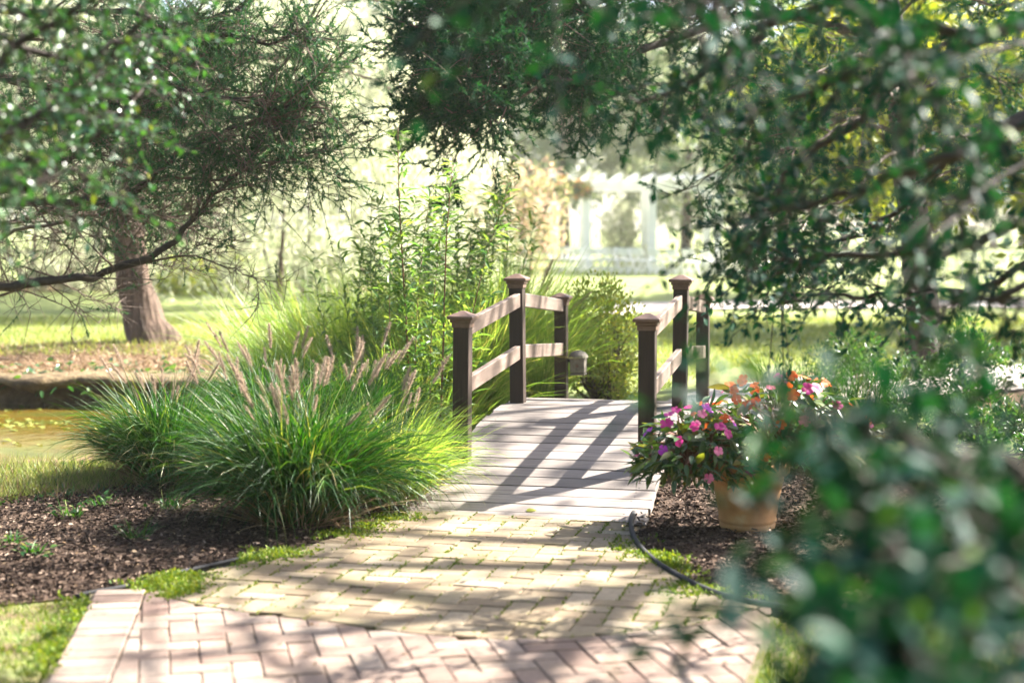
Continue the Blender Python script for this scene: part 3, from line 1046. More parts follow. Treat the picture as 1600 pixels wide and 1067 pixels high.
# ------------------------------------------------------------------ terracotta pot with impatiens
pc = np.array([1.165, 7.52, .008])
pot = thing('flower_pot', 'round terracotta flower pot standing on the mulch', 'pot', pc)
mb = MB()
mb.lathe([(.0, .0), (.125, .0), (.135, .012), (.138, .03), (.134, .036), (.140, .042), (.143, .056), (.139, .062), (.150, .12), (.163, .19), (.171, .235), (.176, .24), (.174, .247), (.181, .29), (.165, .29), (.15, .2), (.0, .2)], pc, 40)
mb.build('body', M['terra'], pot, True)
mb = MB()
mb.lathe([(.176, .278), (.20, .28), (.206, .29), (.208, .33), (.203, .342), (.188, .345), (.178, .335), (.172, .30), (.172, .285)], pc, 40)
mb.build('rim', M['terra'], pot, True)
mb = MB()
rg = np.random.default_rng(55)
for k in range(3):
    a0 = -math.pi / 2 + (k - 1) * .16 - .12
    for q_ in range(4):
        da, ln = rg.normal(0, .09), rg.uniform(.016, .042)
        zb = .120 + rg.uniform(0, .02)
        c0 = pc + np.array([(.1405 + zb * .116) * math.cos(a0 + da * .3), (.1405 + zb * .116) * math.sin(a0 + da * .3), zb])
        c1 = pc + np.array([(.1405 + (zb + ln) * .116) * math.cos(a0 + da), (.1405 + (zb + ln) * .116) * math.sin(a0 + da), zb + ln])
        mb.tube([c0, (c0 + c1) / 2 + rg.normal(0, .001, 3), c1], [.0005, .0011, .0004], 4)
mb.build('incised_band', M['terra_mark'], pot)
mb = MB().lathe([(.166, .287), (.08, .30), (.0, .305)], pc, 24)
mb.build('soil', M['mulch'], pot)

def impatiens(name, label, c0, rx, ry, z0, z1, seed, cols, nleaf, nfl):
    rg = np.random.default_rng(seed)
    root = thing(name, label, 'flowers', c0)
    me = tmpl_mesh('leaf', LEAFH, .36, M['impleaf'])
    ph = rg.random(nleaf) * 2 * math.pi
    rr = np.sqrt(rg.random(nleaf))
    dome = np.sqrt(np.maximum(0, 1 - rr ** 2))
    x = c0[0] + rx * rr * np.cos(ph)
    y = c0[1] + ry * rr * np.sin(ph)
    zz = z0 + (z1 - z0) * dome * rg.uniform(.72, 1.0, nleaf) + rg.normal(0, .02, nleaf)
    pos = np.column_stack([x, y, zz])
    d = np.column_stack([np.cos(ph) * rr, np.sin(ph) * rr, .25 - .6 * rr]) + rg.normal(0, .45, (nleaf, 3))
    up = np.array([0, 0, 1.0]) + rg.normal(0, .4, (nleaf, 3)) + np.column_stack([np.cos(ph) * rr, np.sin(ph) * rr, np.zeros(nleaf)]) * .6
    leaf_objects('leaf', me, root, pos, d, up, rg.uniform(.065, .12, nleaf))
    # inner foliage and stems
    mb = MB()
    n = 500
    ph = rg.random(n) * 2 * math.pi
    rr = np.sqrt(rg.random(n)) * .95
    pos2 = np.column_stack([c0[0] + rx * rr * np.cos(ph), c0[1] + ry * rr * np.sin(ph), z0 + (z1 - z0) * np.sqrt(1 - rr ** 2) * rg.uniform(.05, .85, n)])
    scatter(mb, LEAF8, pos2, np.column_stack([np.cos(ph) * rr, np.sin(ph) * rr, rg.normal(0, .3, n)]) + rg.normal(0, .4, (n, 3)), np.array([0, 0, 1.0]) + rg.normal(0, .4, (n, 3)), rg.uniform(.06, .10, n), rg.uniform(.02, .034, n))
    tag(mb.build('foliage', M['impleaf'], root), kind='stuff')
    mb = MB()
    k = 60
    end = pos[rg.integers(0, nleaf, k)]
    st = np.column_stack([c0[0] + rg.normal(0, .05, k), c0[1] + rg.normal(0, .05, k), np.full(k, .29)])
    mid = (st + end) / 2 + np.array([0, 0, .08])
    tubes_batch(mb, np.stack([st, mid, end], 1), np.tile([.006, .005, .003], (k, 1)), 4)
    mb.build('stems', M['stem'], root)
    # flowers: five rounded petals
    fm = {}
    for cname in set(cols):
        q = MB()
        for p_ in range(5):
            a = p_ * 2 * math.pi / 5 + rg.normal(0, .08)
            e1 = np.array([math.cos(a), math.sin(a), 0]); e2 = np.array([-math.sin(a), math.cos(a), 0])
            V = [np.array([0, 0, 0.0])]
            for (yy, ww, zz_) in ((.45, .33, .10), (.8, .46, .14), (1.0, .28, .10)):
                V += [e1 * yy * .5 + e2 * ww * .5 + [0, 0, zz_ * .5], e1 * yy * .52 + [0, 0, (zz_ + .05) * .5], e1 * yy * .5 - e2 * ww * .5 + [0, 0, zz_ * .5]]
            F = [[0, 1, 2], [0, 2, 3], [1, 4, 5], [1, 5, 2], [2, 5, 6], [2, 6, 3], [4, 7, 8], [4, 8, 5], [5, 8, 9], [5, 9, 6]]
            q.add(V, F)
        fm[cname] = q.mesh('flower', M['petal_' + cname], True)
    for k in range(nfl):
        cname = cols[int(rg.integers(len(cols)))]
        a = rg.random() * 2 * math.pi
        r_ = math.sqrt(rg.random()) * 1.02
        zz_ = z0 + (z1 - z0) * math.sqrt(max(0, 1 - min(1, r_) ** 2)) + .025
        ps = np.array([c0[0] + rx * r_ * math.cos(a), c0[1] + ry * r_ * math.sin(a), zz_])
        nrm_ = np.array([math.cos(a) * r_, math.sin(a) * r_ - .35, .75]) + rg.normal(0, .3, 3)
        x_, y_, z_ = frames(np.array([np.cross(nrm_, [.3, .9, .2])]), np.array([nrm_]))
        S = rg.uniform(.045, .066)
        Mx = Matrix([[x_[0][i] * S, y_[0][i] * S, z_[0][i] * S, ps[i]] for i in range(3)] + [[0, 0, 0, 1]])
        link('flower', fm[cname], root, Mx)
impatiens('flowering_plant', 'magenta and violet impatiens spilling from the pot towards the bridge post', np.array([.90, 7.45, .30]), .30, .30, .27, .60, 31, ['magenta', 'magenta', 'pink', 'violet'], 190, 30)
impatiens('flowering_plant', 'orange impatiens with pale sunlit leaves growing from the pot', np.array([1.34, 7.62, .30]), .50, .40, .33, .74, 32, ['orange', 'orange', 'orange', 'orange', 'pink', 'magenta'], 280, 50)

# ------------------------------------------------------------------ grasses
def arch_blades(rg, n, base, r0, Lmin, Lmax, th0, th1, k=7, spread=None, az=None):
    """centre lines of arching blades: (n,k,3) and their side vectors"""
    ph = rg.random(n) * 2 * math.pi if az is None else az
    rr = r0 * np.sqrt(rg.random(n))
    a0 = rg.random(n) * 2 * math.pi
    st = np.column_stack([base[0] + rr * np.cos(a0), base[1] + rr * np.sin(a0), np.full(n, base[2])])
    ph = np.where(rg.random(n) < .6, a0 + rg.normal(0, .5, n), ph)
    L = rg.uniform(Lmin, Lmax, n)
    t0 = rg.uniform(th0[0], th0[1], n)
    t1 = rg.uniform(th1[0], th1[1], n)
    Pts = [st]
    tw = rg.normal(0, .45, n)
    for i in range(1, k):
        u = (i - .5) / (k - 1)
        th = t0 + t1 * u ** 1.6
        pz = ph + tw * u
        d = np.column_stack([np.sin(th) * np.cos(pz), np.sin(th) * np.sin(pz), np.cos(th)])
        Pts.append(Pts[-1] + d * (L / (k - 1))[:, None])
    Pts = np.stack(Pts, 1)
    Pts[..., 2] = np.maximum(Pts[..., 2], base[2] + .012)
    side = np.column_stack([-np.sin(ph), np.cos(ph), np.zeros(n)]) + rg.normal(0, .55, (n, 3))
    return Pts, side
def wprofile(n, k, w, rg):
    u = np.linspace(0, 1, k)
    p = np.minimum(1, .55 + u * 1.6) * np.clip((1 - u) * 2.2, 0.02, 1)
    return (w * rg.uniform(.7, 1.25, n))[:, None] * p[None]

plume_meshes = []
for v in range(5):
    rg = np.random.default_rng(60 + v)
    q = MB()
    Ls, Lh = .42, rg.uniform(.10, .15)
    bend = rg.uniform(.02, .07)
    ax = lambda t: np.column_stack([bend * t ** 2 * 2, np.zeros_like(t), t * (Ls + Lh)])
    t = np.linspace(0, 1, 9)
    q.tube(ax(t), np.linspace(.0016, .0007, 9), 4, 1)
    n = 420
    tt = rg.uniform(Ls / (Ls + Lh), 1.0, n)
    u = (tt - Ls / (Ls + Lh)) / (1 - Ls / (Ls + Lh))
    pos = ax(tt)
    a = rg.random(n) * 2 * math.pi
    el = rg.uniform(.35, 1.1, n)
    d = np.column_stack([np.cos(a) * np.cos(el), np.sin(a) * np.cos(el), np.sin(el)])
    scatter(q, TRI, pos, d, rdir(rg, n), (.010 + .013 * np.sin(np.pi * np.clip(u * .9 + .08, 0, 1))) * rg.uniform(.7, 1.2, n), .0022, 0)
    plume_meshes.append(q.mesh('plume', [M['plume'], M['green_stem']]))

def fountain(label, base, n, L, r0, seed, nplume, wid=.0046, mat='fountain', th1=(.5, 2.3), plume_az=None, plume_scale=1.05, group='fountain grass clumps along the pond'):
    rg = np.random.default_rng(seed)
    root = thing('fountain_grass', label, 'grass', base, group)
    mb = MB()
    Pts, side = arch_blades(rg, n, base, r0, L * .6, L * 1.15, (.02, .75), th1, 8)
    ribbons(mb, Pts, wprofile(n, 8, wid, rg), side, 0, .35)
    m = n // 6
    Pts, side = arch_blades(rg, m, base, r0 * 1.2, L * .3, L * .7, (.4, 1.3), (.2, .9), 5)
    ribbons(mb, Pts, wprofile(m, 5, wid * .8, rg), side, 1)
    tag(mb.build('blades', [M[mat], M['straw']], root), kind='stuff')
    for k in range(nplume):
        a = rg.random() * 2 * math.pi
        tilt = abs(rg.normal(.2, .16))
        r_ = r0 * rg.random()
        S = plume_scale * rg.uniform(.8, 1.3)
        ps = Vector((base[0] + r_ * math.cos(a), base[1] + r_ * math.sin(a), base[2] + L * .2))
        Mx = Matrix.Translation(ps) @ Matrix.Rotation(a, 4, 'Z') @ Matrix.Rotation(tilt, 4, 'Y') @ Matrix.Diagonal((S, S, S, 1))
        link('plume', plume_meshes[int(rg.integers(5))], root, Mx)
    return root
def gb(px, py):
    q = G(px, py)
    return np.array([q[0], q[1], float(gz(q[0], q[1]))])
fountain('big dark green fountain grass clump drooping over the mulch and brick edge', gb(470, 818), 2600, .84, .19, 101, 26)
fountain('dark green fountain grass clump beside the pond, nearest the leaning trunk', gb(262, 754), 1900, .72, .16, 102, 16)
fountain('yellowish fountain grass clump brushing the bridge planks', gb(602, 790), 2000, .66, .17, 113, 8, .0032, 'misc')
fountain('fountain grass clump rising behind the big dark one', gb(430, 716), 1900, .8, .2, 104, 18)
fountain('fountain grass clump with many upright pinkish plumes behind the near bridge post', gb(555, 712), 1700, .76, .18, 105, 18)
fountain('fountain grass clump between the pond clump and the big dark one', gb(375, 764), 1000, .55, .13, 106, 6)

def tallgrass(label, base, n, L, r0, seed, wid=.005, mat='misc', th1=(.3, 1.9), ntass=0):
    rg = np.random.default_rng(seed)
    L = L - float(base[2]) * .9
    root = thing('tall_grass', label, 'grass', base, 'tall ornamental grasses behind the bridge')
    mb = MB()
    Pts, side = arch_blades(rg, n, base, r0, L * .5, L * 1.12, (.02, .42), th1, 9)
    ribbons(mb, Pts, wprofile(n, 9, wid, rg), side, 0, .3)
    tag(mb.build('blades', [M[mat]], root), kind='stuff')
    for k in range(ntass):
        a = rg.random() * 2 * math.pi
        S = rg.uniform(1.7, 2.3) * L / 1.5
        Mx = Matrix.Translation(Vector((base[0] + .1 * math.cos(a), base[1] + .1 * math.sin(a), base[2] + .2))) @ Matrix.Rotation(a, 4, 'Z') @ Matrix.Rotation(abs(rg.normal(.2, .14)), 4, 'Y') @ Matrix.Diagonal((S, S, S, 1))
        link('plume', plume_meshes[int(rg.integers(5))], root, Mx)
def gb2(px, Y):
    x = (px - CX) / FPX * Y
    return np.array([x, Y, float(gz(x, Y))])
tallgrass('tall arching grass with feathery tops behind the mid bridge post', gb2(790, 12.8), 1300, 1.5, .3, 201, .0048, ntass=4)
tallgrass('tall green grass leaning over the far bridge post', gb2(838, 12.4), 1000, 1.12, .22, 202, .0046, ntass=2)
tallgrass('tall grass clump between the near and mid bridge posts', gb2(742, 12.0), 1200, 1.2, .25, 203, .0046)
tallgrass('pale tall grass clump at the lawn edge, farthest from the bridge', gb2(470, 14.2), 1300, 1.35, .3, 204, .0042)
tallgrass('bright yellow green grass mound beside the leafy stems', gb2(535, 12.9), 1700, 1.15, .34, 205, .0042)
tallgrass('low fresh green grass under the tall leafy stems', gb2(615, 12.0), 1500, 1.0, .34, 206, .0042)
tallgrass('thin grass clump behind the tall leafy stems', gb2(670, 13.8), 1200, 1.45, .34, 207, .0042, ntass=3)
tallgrass('pale arching grass at the pond corner behind the fountain grass', gb2(500, 13.2), 1100, 1.2, .32, 209, .0042)
tallgrass('pale arching grass between the two leafy saplings and the near post', gb2(655, 11.6), 1000, 1.15, .3, 210, .0042)
tallgrass('pale grass clump right behind the fountain grass plumes', gb2(580, 13.6), 1300, 1.3, .34, 208, .0042)

# ------------------------------------------------------------------ tall leafy stems
def leafy(label, base, stems, seed, leafL, per_m, objs=120, mat='stem', group='tall leafy stems beside the bridge', name='leafy_shrub'):
    rg = np.random.default_rng(seed)
    stems = [(a_, b_, h_ - float(base[2]), c_, d_, e_) for (a_, b_, h_, c_, d_, e_) in stems]
    root = thing(name, label, 'shrub', base, group)
    me = tmpl_mesh('leaf', LEAFH, .24, M['stemleaf'])
    allp, alld = [], []
    for si, (dx, dy, h, lx, ly, r_) in enumerate(stems):
        b = base + np.array([dx, dy, 0])
        z = np.linspace(0, 1, 12)
        ln = np.column_stack([b[0] + lx * z ** 1.4 + .03 * np.sin(z * 5 + si), b[1] + ly * z ** 1.4 + .03 * np.cos(z * 4 + si), b[2] + h * z])
        MB().tube(ln, np.linspace(r_, r_ * .28, 12), 6).build('stem', M[mat], root, True)
        n = int(h * per_m)
        t = rg.uniform(.22, 1.0, n) ** .85
        pos = np.column_stack([np.interp(t, z, ln[:, i]) for i in range(3)])
        a = np.arange(n) * 2.4 + rg.normal(0, .4, n)
        el = rg.uniform(-.1, .8, n)
        d = np.column_stack([np.cos(a) * np.cos(el), np.sin(a) * np.cos(el), np.sin(el)])
        # some leaves stand on short side shoots
        off = np.where(rg.random(n) < .55, rg.uniform(.04, .22, n) * (1.25 - t), 0)
        m = off > 0
        tp = np.stack([pos[m], pos[m] + d[m] * off[m][:, None] * [.8, .8, 1] + [0, 0, .02], pos[m] + d[m] * off[m][:, None]], 1)
        if len(tp):
            mbx = MB()
            tubes_batch(mbx, tp, np.tile([.0022, .0016, .001], (len(tp), 1)), 3)
            tag(mbx.build('side_shoots', M['green_stem'], root), kind='stuff')
        pos = pos + d * off[:, None]
        d = d + rg.normal(0, .25, (n, 3))
        allp.append(pos); alld.append(d)
    pos, d = np.vstack(allp), np.vstack(alld)
    n = len(pos)
    o = rg.permutation(n)
    pos, d = pos[o], d[o]
    up = np.array([0, 0, 1.0]) + rg.normal(0, .3, (n, 3))
    L = leafL * rg.uniform(.6, 1.25, n)
    k = min(objs, n)
    leaf_objects('leaf', me, root, pos[:k], d[:k], up[:k], L[:k])
    if n > k:
        mb = MB()
        scatter(mb, LEAF8, pos[k:], d[k:], up[k:], L[k:], L[k:] * .23)
        tag(mb.build('foliage', M['stemleaf'], root), kind='stuff')
b0 = gb2(632, 10.9)
leafy('tallest straight leafy sapling with dark red stem reaching the cedar branch', b0, [(0, 0, 2.2, -.01, 0, .010), (.02, .03, 1.75, .17, .1, .006), (-.03, .02, 1.5, -.1, .05, .005)], 301, .11, 75, 200)
b1 = gb2(672, 10.7)
leafy('forked leafy sapling behind the near bridge post', b1, [(0, 0, 1.95, .19, .05, .011), (.06, 0, 1.8, .5, .1, .007), (0, .05, 1.6, .06, .1, .006)], 302, .11, 75, 200)
for i, (px, Y, hh, lab) in enumerate(((600, 11.6, 1.75, 'thin leafy stems between the tallest sapling and the grass mound'), (545, 12.2, 1.45, 'short leafy stems rising from the yellow green grass mound'),
                                 (715, 12.4, 1.95, 'thin leafy stems behind the forked sapling'), (760, 12.8, 2.15, 'leafy stems leaning over the mid bridge post'), (655, 12.8, 1.9, 'pale leafy stems between the two saplings'))):
    rg = np.random.default_rng(320 + i)
    st = [(rg.normal(0, .12), rg.normal(0, .1), hh * rg.uniform(.7, 1.05), rg.normal(.05, .15), rg.normal(0, .1), .005) for k in range(6)]
    leafy(lab, gb2(px, Y), st, 330 + i, .10, 60, 40, 'green_stem')

# broad low leaves at the foot of the rail
rg = np.random.default_rng(350)
for i, (px, Y, lab) in enumerate(((725, 10.6, 'low broadleaf weeds under the near left rail of the bridge'), (668, 10.2, 'low broadleaf weeds behind the foot of the near left post'))):
    b = gb2(px, Y)
    root = thing('low_shrub', lab, 'shrub', b)
    n = 260
    pos = b + np.column_stack([rg.normal(0, .14, n), rg.normal(0, .12, n), rg.uniform(.05, .62, n)])
    mb = MB()
    scatter(mb, LEAFH, pos, rdir(rg, n) * [1, 1, .4], np.array([0, 0, 1.0]) + rg.normal(0, .4, (n, 3)), rg.uniform(.05, .10, n), rg.uniform(.03, .055, n))
    tag(mb.build('foliage', M['stemleaf'], root, True), kind='stuff')
    mb = MB()
    k = 24
    e = pos[:k]
    st = np.tile(b, (k, 1)) + rg.normal(0, .03, (k, 3)) * [1, 1, 0]
    tubes_batch(mb, np.stack([st, (st + e) / 2 + [0, 0, .05], e], 1), np.tile([.004, .003, .002], (k, 1)), 4)
    mb.build('stems', M['green_stem'], root)

# ------------------------------------------------------------------ round shrub beyond the bridge
def round_shrub(name, label, c, rx, ry, hz, n, leaf, mat, seed, group=None, lumps=26, ball=False):
    rg = np.random.default_rng(seed)
    root = thing(name, label, 'shrub', c, group)
    mb = MB()
    d = rdir(rg, lumps)
    d[:, 2] = np.abs(d[:, 2])
    cen = d * rg.uniform(.45, .86, (lumps, 1))
    if ball:
        cen = rdir(rg, lumps) * rg.uniform(.55, .86, (lumps, 1)) * [1, 1, .48] + [0, 0, .52]
    per = n // lumps
    pp, dd = [], []
    for i in range(lumps):
        o = rdir(rg, per)
        r_ = rg.uniform(.12, .30) * rg.random((per, 1)) ** .4
        pp.append(cen[i] + o * r_)
        dd.append(o + cen[i] * .8 + [0, 0, .25])
    pp, dd = np.vstack(pp), np.vstack(dd)
    pos = c + pp * [rx, ry, hz]
    pos[:, 2] = np.maximum(pos[:, 2], c[2] + .02)
    m = len(pos)
    scatter(mb, LEAF5, pos, dd + rg.normal(0, .5, (m, 3)), np.array([0, 0, 1.0]) + rg.normal(0, .7, (m, 3)), leaf * rg.uniform(.6, 1.3, m), leaf * .5 * rg.uniform(.7, 1.2, m))
    tag(mb.build('foliage', M[mat], root), kind='stuff')
    mb = MB()
    e = c + cen * [rx, ry, hz]
    st = np.tile(c, (lumps, 1)) + rg.normal(0, .04, (lumps, 3)) * [1, 1, 0]
    tubes_batch(mb, np.stack([st, (st + e) / 2 + rg.normal(0, .05, (lumps, 3)), e], 1), np.tile([.014, .009, .004], (lumps, 1)) * (hz / 1.2), 4)
    mb.build('stems', M['twig'], root)
    return root
sb = gb2(938, 12.95)
round_shrub('round_shrub', 'round yellow green shrub beyond the far bridge post', sb, .46, .44, 1.04, 7500, .042, 'boxwood', 401, None, 54, True)
sb = gb2(962, 13.2)
round_shrub('low_shrub', 'low loose yellow green plant at the foot of the round shrub', sb, .2, .2, .5, 900, .035, 'yellow', 402)

# ------------------------------------------------------------------ cedars
def cedar(name, label, base, trunk, trunk_r, limbs, seed, mat='cedar', sub_per_m=9, twigs=9, blades=26, bl=(.035, .07), bw=.009, tip_lift=.15, barkmat='bark', sublen=(.35, .9), bare_twigs=0, droop=.12):
    """limbs: (points, r0, r1, foliage 0..1)"""
    rg = np.random.default_rng(seed)
    root = thing(name, label, 'tree', base)
    tp = spline(trunk, 40)
    tr = np.interp(np.linspace(0, 1, 40), np.linspace(0, 1, len(trunk_r)), trunk_r)
    tp = tp + np.column_stack([.02 * np.sin(np.arange(40) * 1.1), .02 * np.cos(np.arange(40) * .9), np.zeros(40)]) * (tr / tr[0])[:, None]
    mb = MB()
    sides = 18
    mb.tube(tp, tr, sides)
    # fluted flare
    V = mb.V[0].reshape(40, sides, 3)
    a = np.arange(sides) * 2 * math.pi / sides
    for i in range(40):
        fl = 1 + (.06 + .22 * math.exp(-i / 3.0)) * np.sin(a * 3 + 1.1 + i * .05) + .05 * np.sin(a * 7 + i * .2) + .035 * np.sin(a * 5 - i * .35)
        V[i] = tp[i] + (V[i] - tp[i]) * fl[:, None]
    mb.V[0] = V.reshape(-1, 3)
    mb.build('trunk', M[barkmat], root, True)
    crown = MB()
    subs, subr, subf = [], [], []
    for lm_ in limbs:
        lp_, r0, r1, fol = lm_[:4]
        dn_ = lm_[4] if len(lm_) > 4 else 1.0
        L = np.sum(np.linalg.norm(np.diff(np.asarray(lp_, float), axis=0), axis=1))
        n = max(10, int(L * 9))
        q = spline(lp_, n)
        wv = np.cumsum(rg.normal(0, .018, (n, 3)), 0)
        wv -= np.linspace(0, 1, n)[:, None] * wv[-1]
        q = q + wv
        MB().tube(q, np.linspace(r0, r1, n) * (1 + rg.normal(0, .05, n)), 7).build('limb', M[barkmat if r0 > .03 else 'twig'], root, True)
        T = norm(np.gradient(q, axis=0))
        m = int(L * sub_per_m * dn_ * (1.0 if fol > .3 else .8))
        t = rg.uniform(.12, 1.0, m)
        t[:2] = 1.0
        ix = np.minimum((t * (n - 1)).astype(int), n - 1)
        st = q[ix]
        d = norm(T[ix] * rg.uniform(.4, 1.1, (m, 1)) + rdir(rg, m) * [1, 1, .55] + [0, 0, tip_lift])
        Ls = rg.uniform(sublen[0], sublen[1], m) * (1.15 - .55 * t)
        k = 6
        u = np.linspace(0, 1, k)
        bend = rdir(rg, m) * .25
        S = st[:, None] + d[:, None] * (u[None, :, None] * Ls[:, None, None]) + bend[:, None] * (u[None, :, None] ** 2 * Ls[:, None, None]) - np.array([0, 0, 1.0]) * (u[None, :, None] ** 2 * Ls[:, None, None] * droop)
        subs.append(S)
        subr.append(np.outer(np.minimum(.011, r0 * .4) * rg.uniform(.5, 1, m), np.linspace(1, .3, k)))
        subf.append(np.full(m, fol) * np.where(t > .35, 1, .55))
    S, Sr, Sf = np.concatenate(subs), np.concatenate(subr), np.concatenate(subf)
    tubes_batch(crown, S, Sr, 4, 1)
    ns = len(S)
    # twigs
    idx = np.repeat(np.arange(ns), twigs + bare_twigs)
    nt_ = len(idx)
    t = rg.uniform(.15, 1.0, nt_) * 4.999
    i0 = t.astype(int)
    fr_ = (t - i0)[:, None]
    st = S[idx, i0] * (1 - fr_) + S[idx, i0 + 1] * fr_
    sd = norm(S[idx, i0 + 1] - S[idx, i0])
    d = norm(sd * rg.uniform(.3, 1.0, (nt_, 1)) + rdir(rg, nt_) * .9 + [0, 0, tip_lift])
    Lt = rg.uniform(.10, .34, nt_)
    u = np.linspace(0, 1, 3)
    bend = rdir(rg, nt_) * .3
    Tw = st[:, None] + d[:, None] * (u[None, :, None] * Lt[:, None, None]) + bend[:, None] * (u[None, :, None] ** 2 * Lt[:, None, None])
    # foliage
    isfol = rg.random(nt_) < Sf[idx] * (twigs / (twigs + bare_twigs))
    tubes_batch(crown, Tw[~isfol], np.tile(np.linspace(.0034, .0012, 3), (int((~isfol).sum()), 1)), 3, 1)
    tubes_batch(crown, Tw[isfol], np.tile(np.linspace(.0034, .0016, 3), (int(isfol.sum()), 1)), 3, 0)
    Tf, Lf = Tw[isfol], Lt[isfol]
    nf = len(Tf)
    ii_ = np.repeat(np.arange(nf), blades)
    t = np.sqrt(rg.random(len(ii_))) * 1.999
    i0 = t.astype(int)
    fr_ = (t - i0)[:, None]
    pos = Tf[ii_, i0] * (1 - fr_) + Tf[ii_, i0 + 1] * fr_
    dd = norm(Tf[ii_, 2] - Tf[ii_, 0]) * .8 + rdir(rg, len(ii_)) * .75
    scatter(crown, TRI, pos, dd, rdir(rg, len(ii_)), rg.uniform(bl[0], bl[1], len(ii_)), bw * rg.uniform(.7, 1.3, len(ii_)), 0)
    tag(crown.build('crown', [M[mat], M['twig']], root), kind='stuff')
    print(label, 'subs', ns, 'twigs', nt_, 'blades', len(ii_))
    return root
def PL(*pts):
    return [P(*p) for p in pts]

# cedar R: red cedar on the right, with the dark bough across the top of the picture
tb = gb2(1447, 15.4)
rg = np.random.default_rng(77)
limbs = [
    (PL((1400, 60, 15.3), (1230, 30, 14.6), (1040, 70, 13.4), (920, 115, 12.7), (840, 140, 12.3), (760, 165, 12.1), (720, 180, 12.0)), .045, .008, 1.0, 1.8),
    (PL((1390, -20, 15.3), (1150, -30, 14.2), (980, 0, 13.2), (860, 20, 12.6), (760, 45, 12.3), (690, 60, 12.2)), .05, .008, 1.0, 2.0),
    (PL((1395, -60, 15.3), (1100, -60, 14.2), (900, -40, 13.0), (790, -15, 12.4), (700, 10, 12.2)), .05, .008, 1.0, 1.8),
    (PL((920, 115, 12.7), (860, 90, 12.5), (800, 85, 12.2), (740, 95, 12.0), (700, 110, 11.9)), .02, .006, 1.0, 3.4),
    (PL((840, 140, 12.3), (780, 175, 12.2), (740, 205, 12.1), (715, 240, 12.1)), .012, .004, .5, .8),
    (PL((980, 0, 13.2), (920, 50, 13.0), (880, 90, 12.9), (910, 140, 12.8)), .02, .006, 1.0, 2.6),
    (PL((860, 30, 12.6), (800, 50, 12.3), (740, 55, 12.1), (680, 80, 12.0)), .014, .005, 1.0, 3.4),
    (PL((800, 85, 12.2), (760, 135, 12.1), (710, 160, 12.0), (680, 175, 12.0)), .012, .005, 1.0, 2.4),
    (PL((1000, 40, 13.2), (960, 100, 13.0), (940, 170, 12.9)), .014, .005, .9, 2.4),
    (PL((1395, 100, 15.3), (1300, 40, 15.0), (1180, 30, 14.6), (1080, 30, 14.2)), .03, .008, .4),
    (PL((1402, 150, 15.3), (1280, 110, 14.8), (1150, 140, 14.2), (1040, 180, 13.8)), .03, .006, .55),
    (PL((1410, 220, 15.4), (1300, 190, 15.0), (1180, 230, 14.6), (1090, 290, 14.3)), .028, .006, .5),
    (PL((1415, 130, 15.4), (1460, 165, 15.0), (1500, 195, 14.7), (1560, 260, 14.3)), .03, .008, .35),
    (PL((1420, 280, 15.4), (1330, 270, 15.0), (1230, 330, 14.8), (1150, 370, 14.6)), .024, .005, .5),
    (PL((1415, 100, 15.4), (1500, 60, 15.4), (1620, 70, 15.2)), .03, .008, .6),
    (PL((1425, 330, 15.4), (1520, 300, 15.2), (1640, 310, 15.0)), .026, .006, .5),
    (PL((1425, 240, 15.4), (1530, 200, 15.8), (1680, 180, 16.2)), .03, .008, .6),
    (PL((1400, 60, 15.3), (1320, 90, 14.4), (1230, 130, 13.8), (1140, 120, 13.4)), .025, .006, .9, 1.4),
    (PL((1405, 140, 15.3), (1330, 190, 14.2), (1240, 230, 13.6), (1130, 210, 13.2)), .025, .006, .8, 1.4),
    (PL((1412, 230, 15.3), (1340, 300, 14.4), (1260, 350, 13.9), (1180, 400, 13.6)), .022, .006, .8, 1.4),
    (PL((1422, 320, 15.4), (1370, 370, 14.6), (1300, 430, 14.2), (1230, 450, 14.0)), .02, .005, .7, 1.2),
    (PL((1415, 150, 15.4), (1500, 120, 14.6), (1590, 130, 14.2)), .024, .006, .8, 1.3),
    (PL((1420, 300, 15.4), (1490, 260, 14.8), (1580, 230, 14.4)), .024, .006, .7, 1.3),
    (PL((1395, 30, 15.3), (1450, -10, 14.6), (1540, 10, 14.2), (1620, 0, 14.0)), .024, .006, .9, 1.3),
]
for k in range(12):
    a = rg.random() * 2 * math.pi
    z0 = rg.uniform(4.4, 8.0)
    L = (9.3 - z0) * .34
    c = np.array([3.75, 15.4, z0])
    d = np.array([math.cos(a), math.sin(a), .12])
    limbs.append(([c, c + d * L * .5 + [0, 0, .1], c + d * L], .035, .008, .8))
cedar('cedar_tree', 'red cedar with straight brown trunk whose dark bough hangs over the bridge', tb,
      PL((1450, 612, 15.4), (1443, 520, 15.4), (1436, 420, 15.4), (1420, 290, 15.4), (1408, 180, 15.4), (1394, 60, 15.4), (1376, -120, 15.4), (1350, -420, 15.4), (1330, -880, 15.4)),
      [.2, .165, .155, .14, .125, .11, .09, .06, .02], limbs, 501, 'cedar', 8, 11, 42, (.028, .06), .012, .15, 'bark_dark')

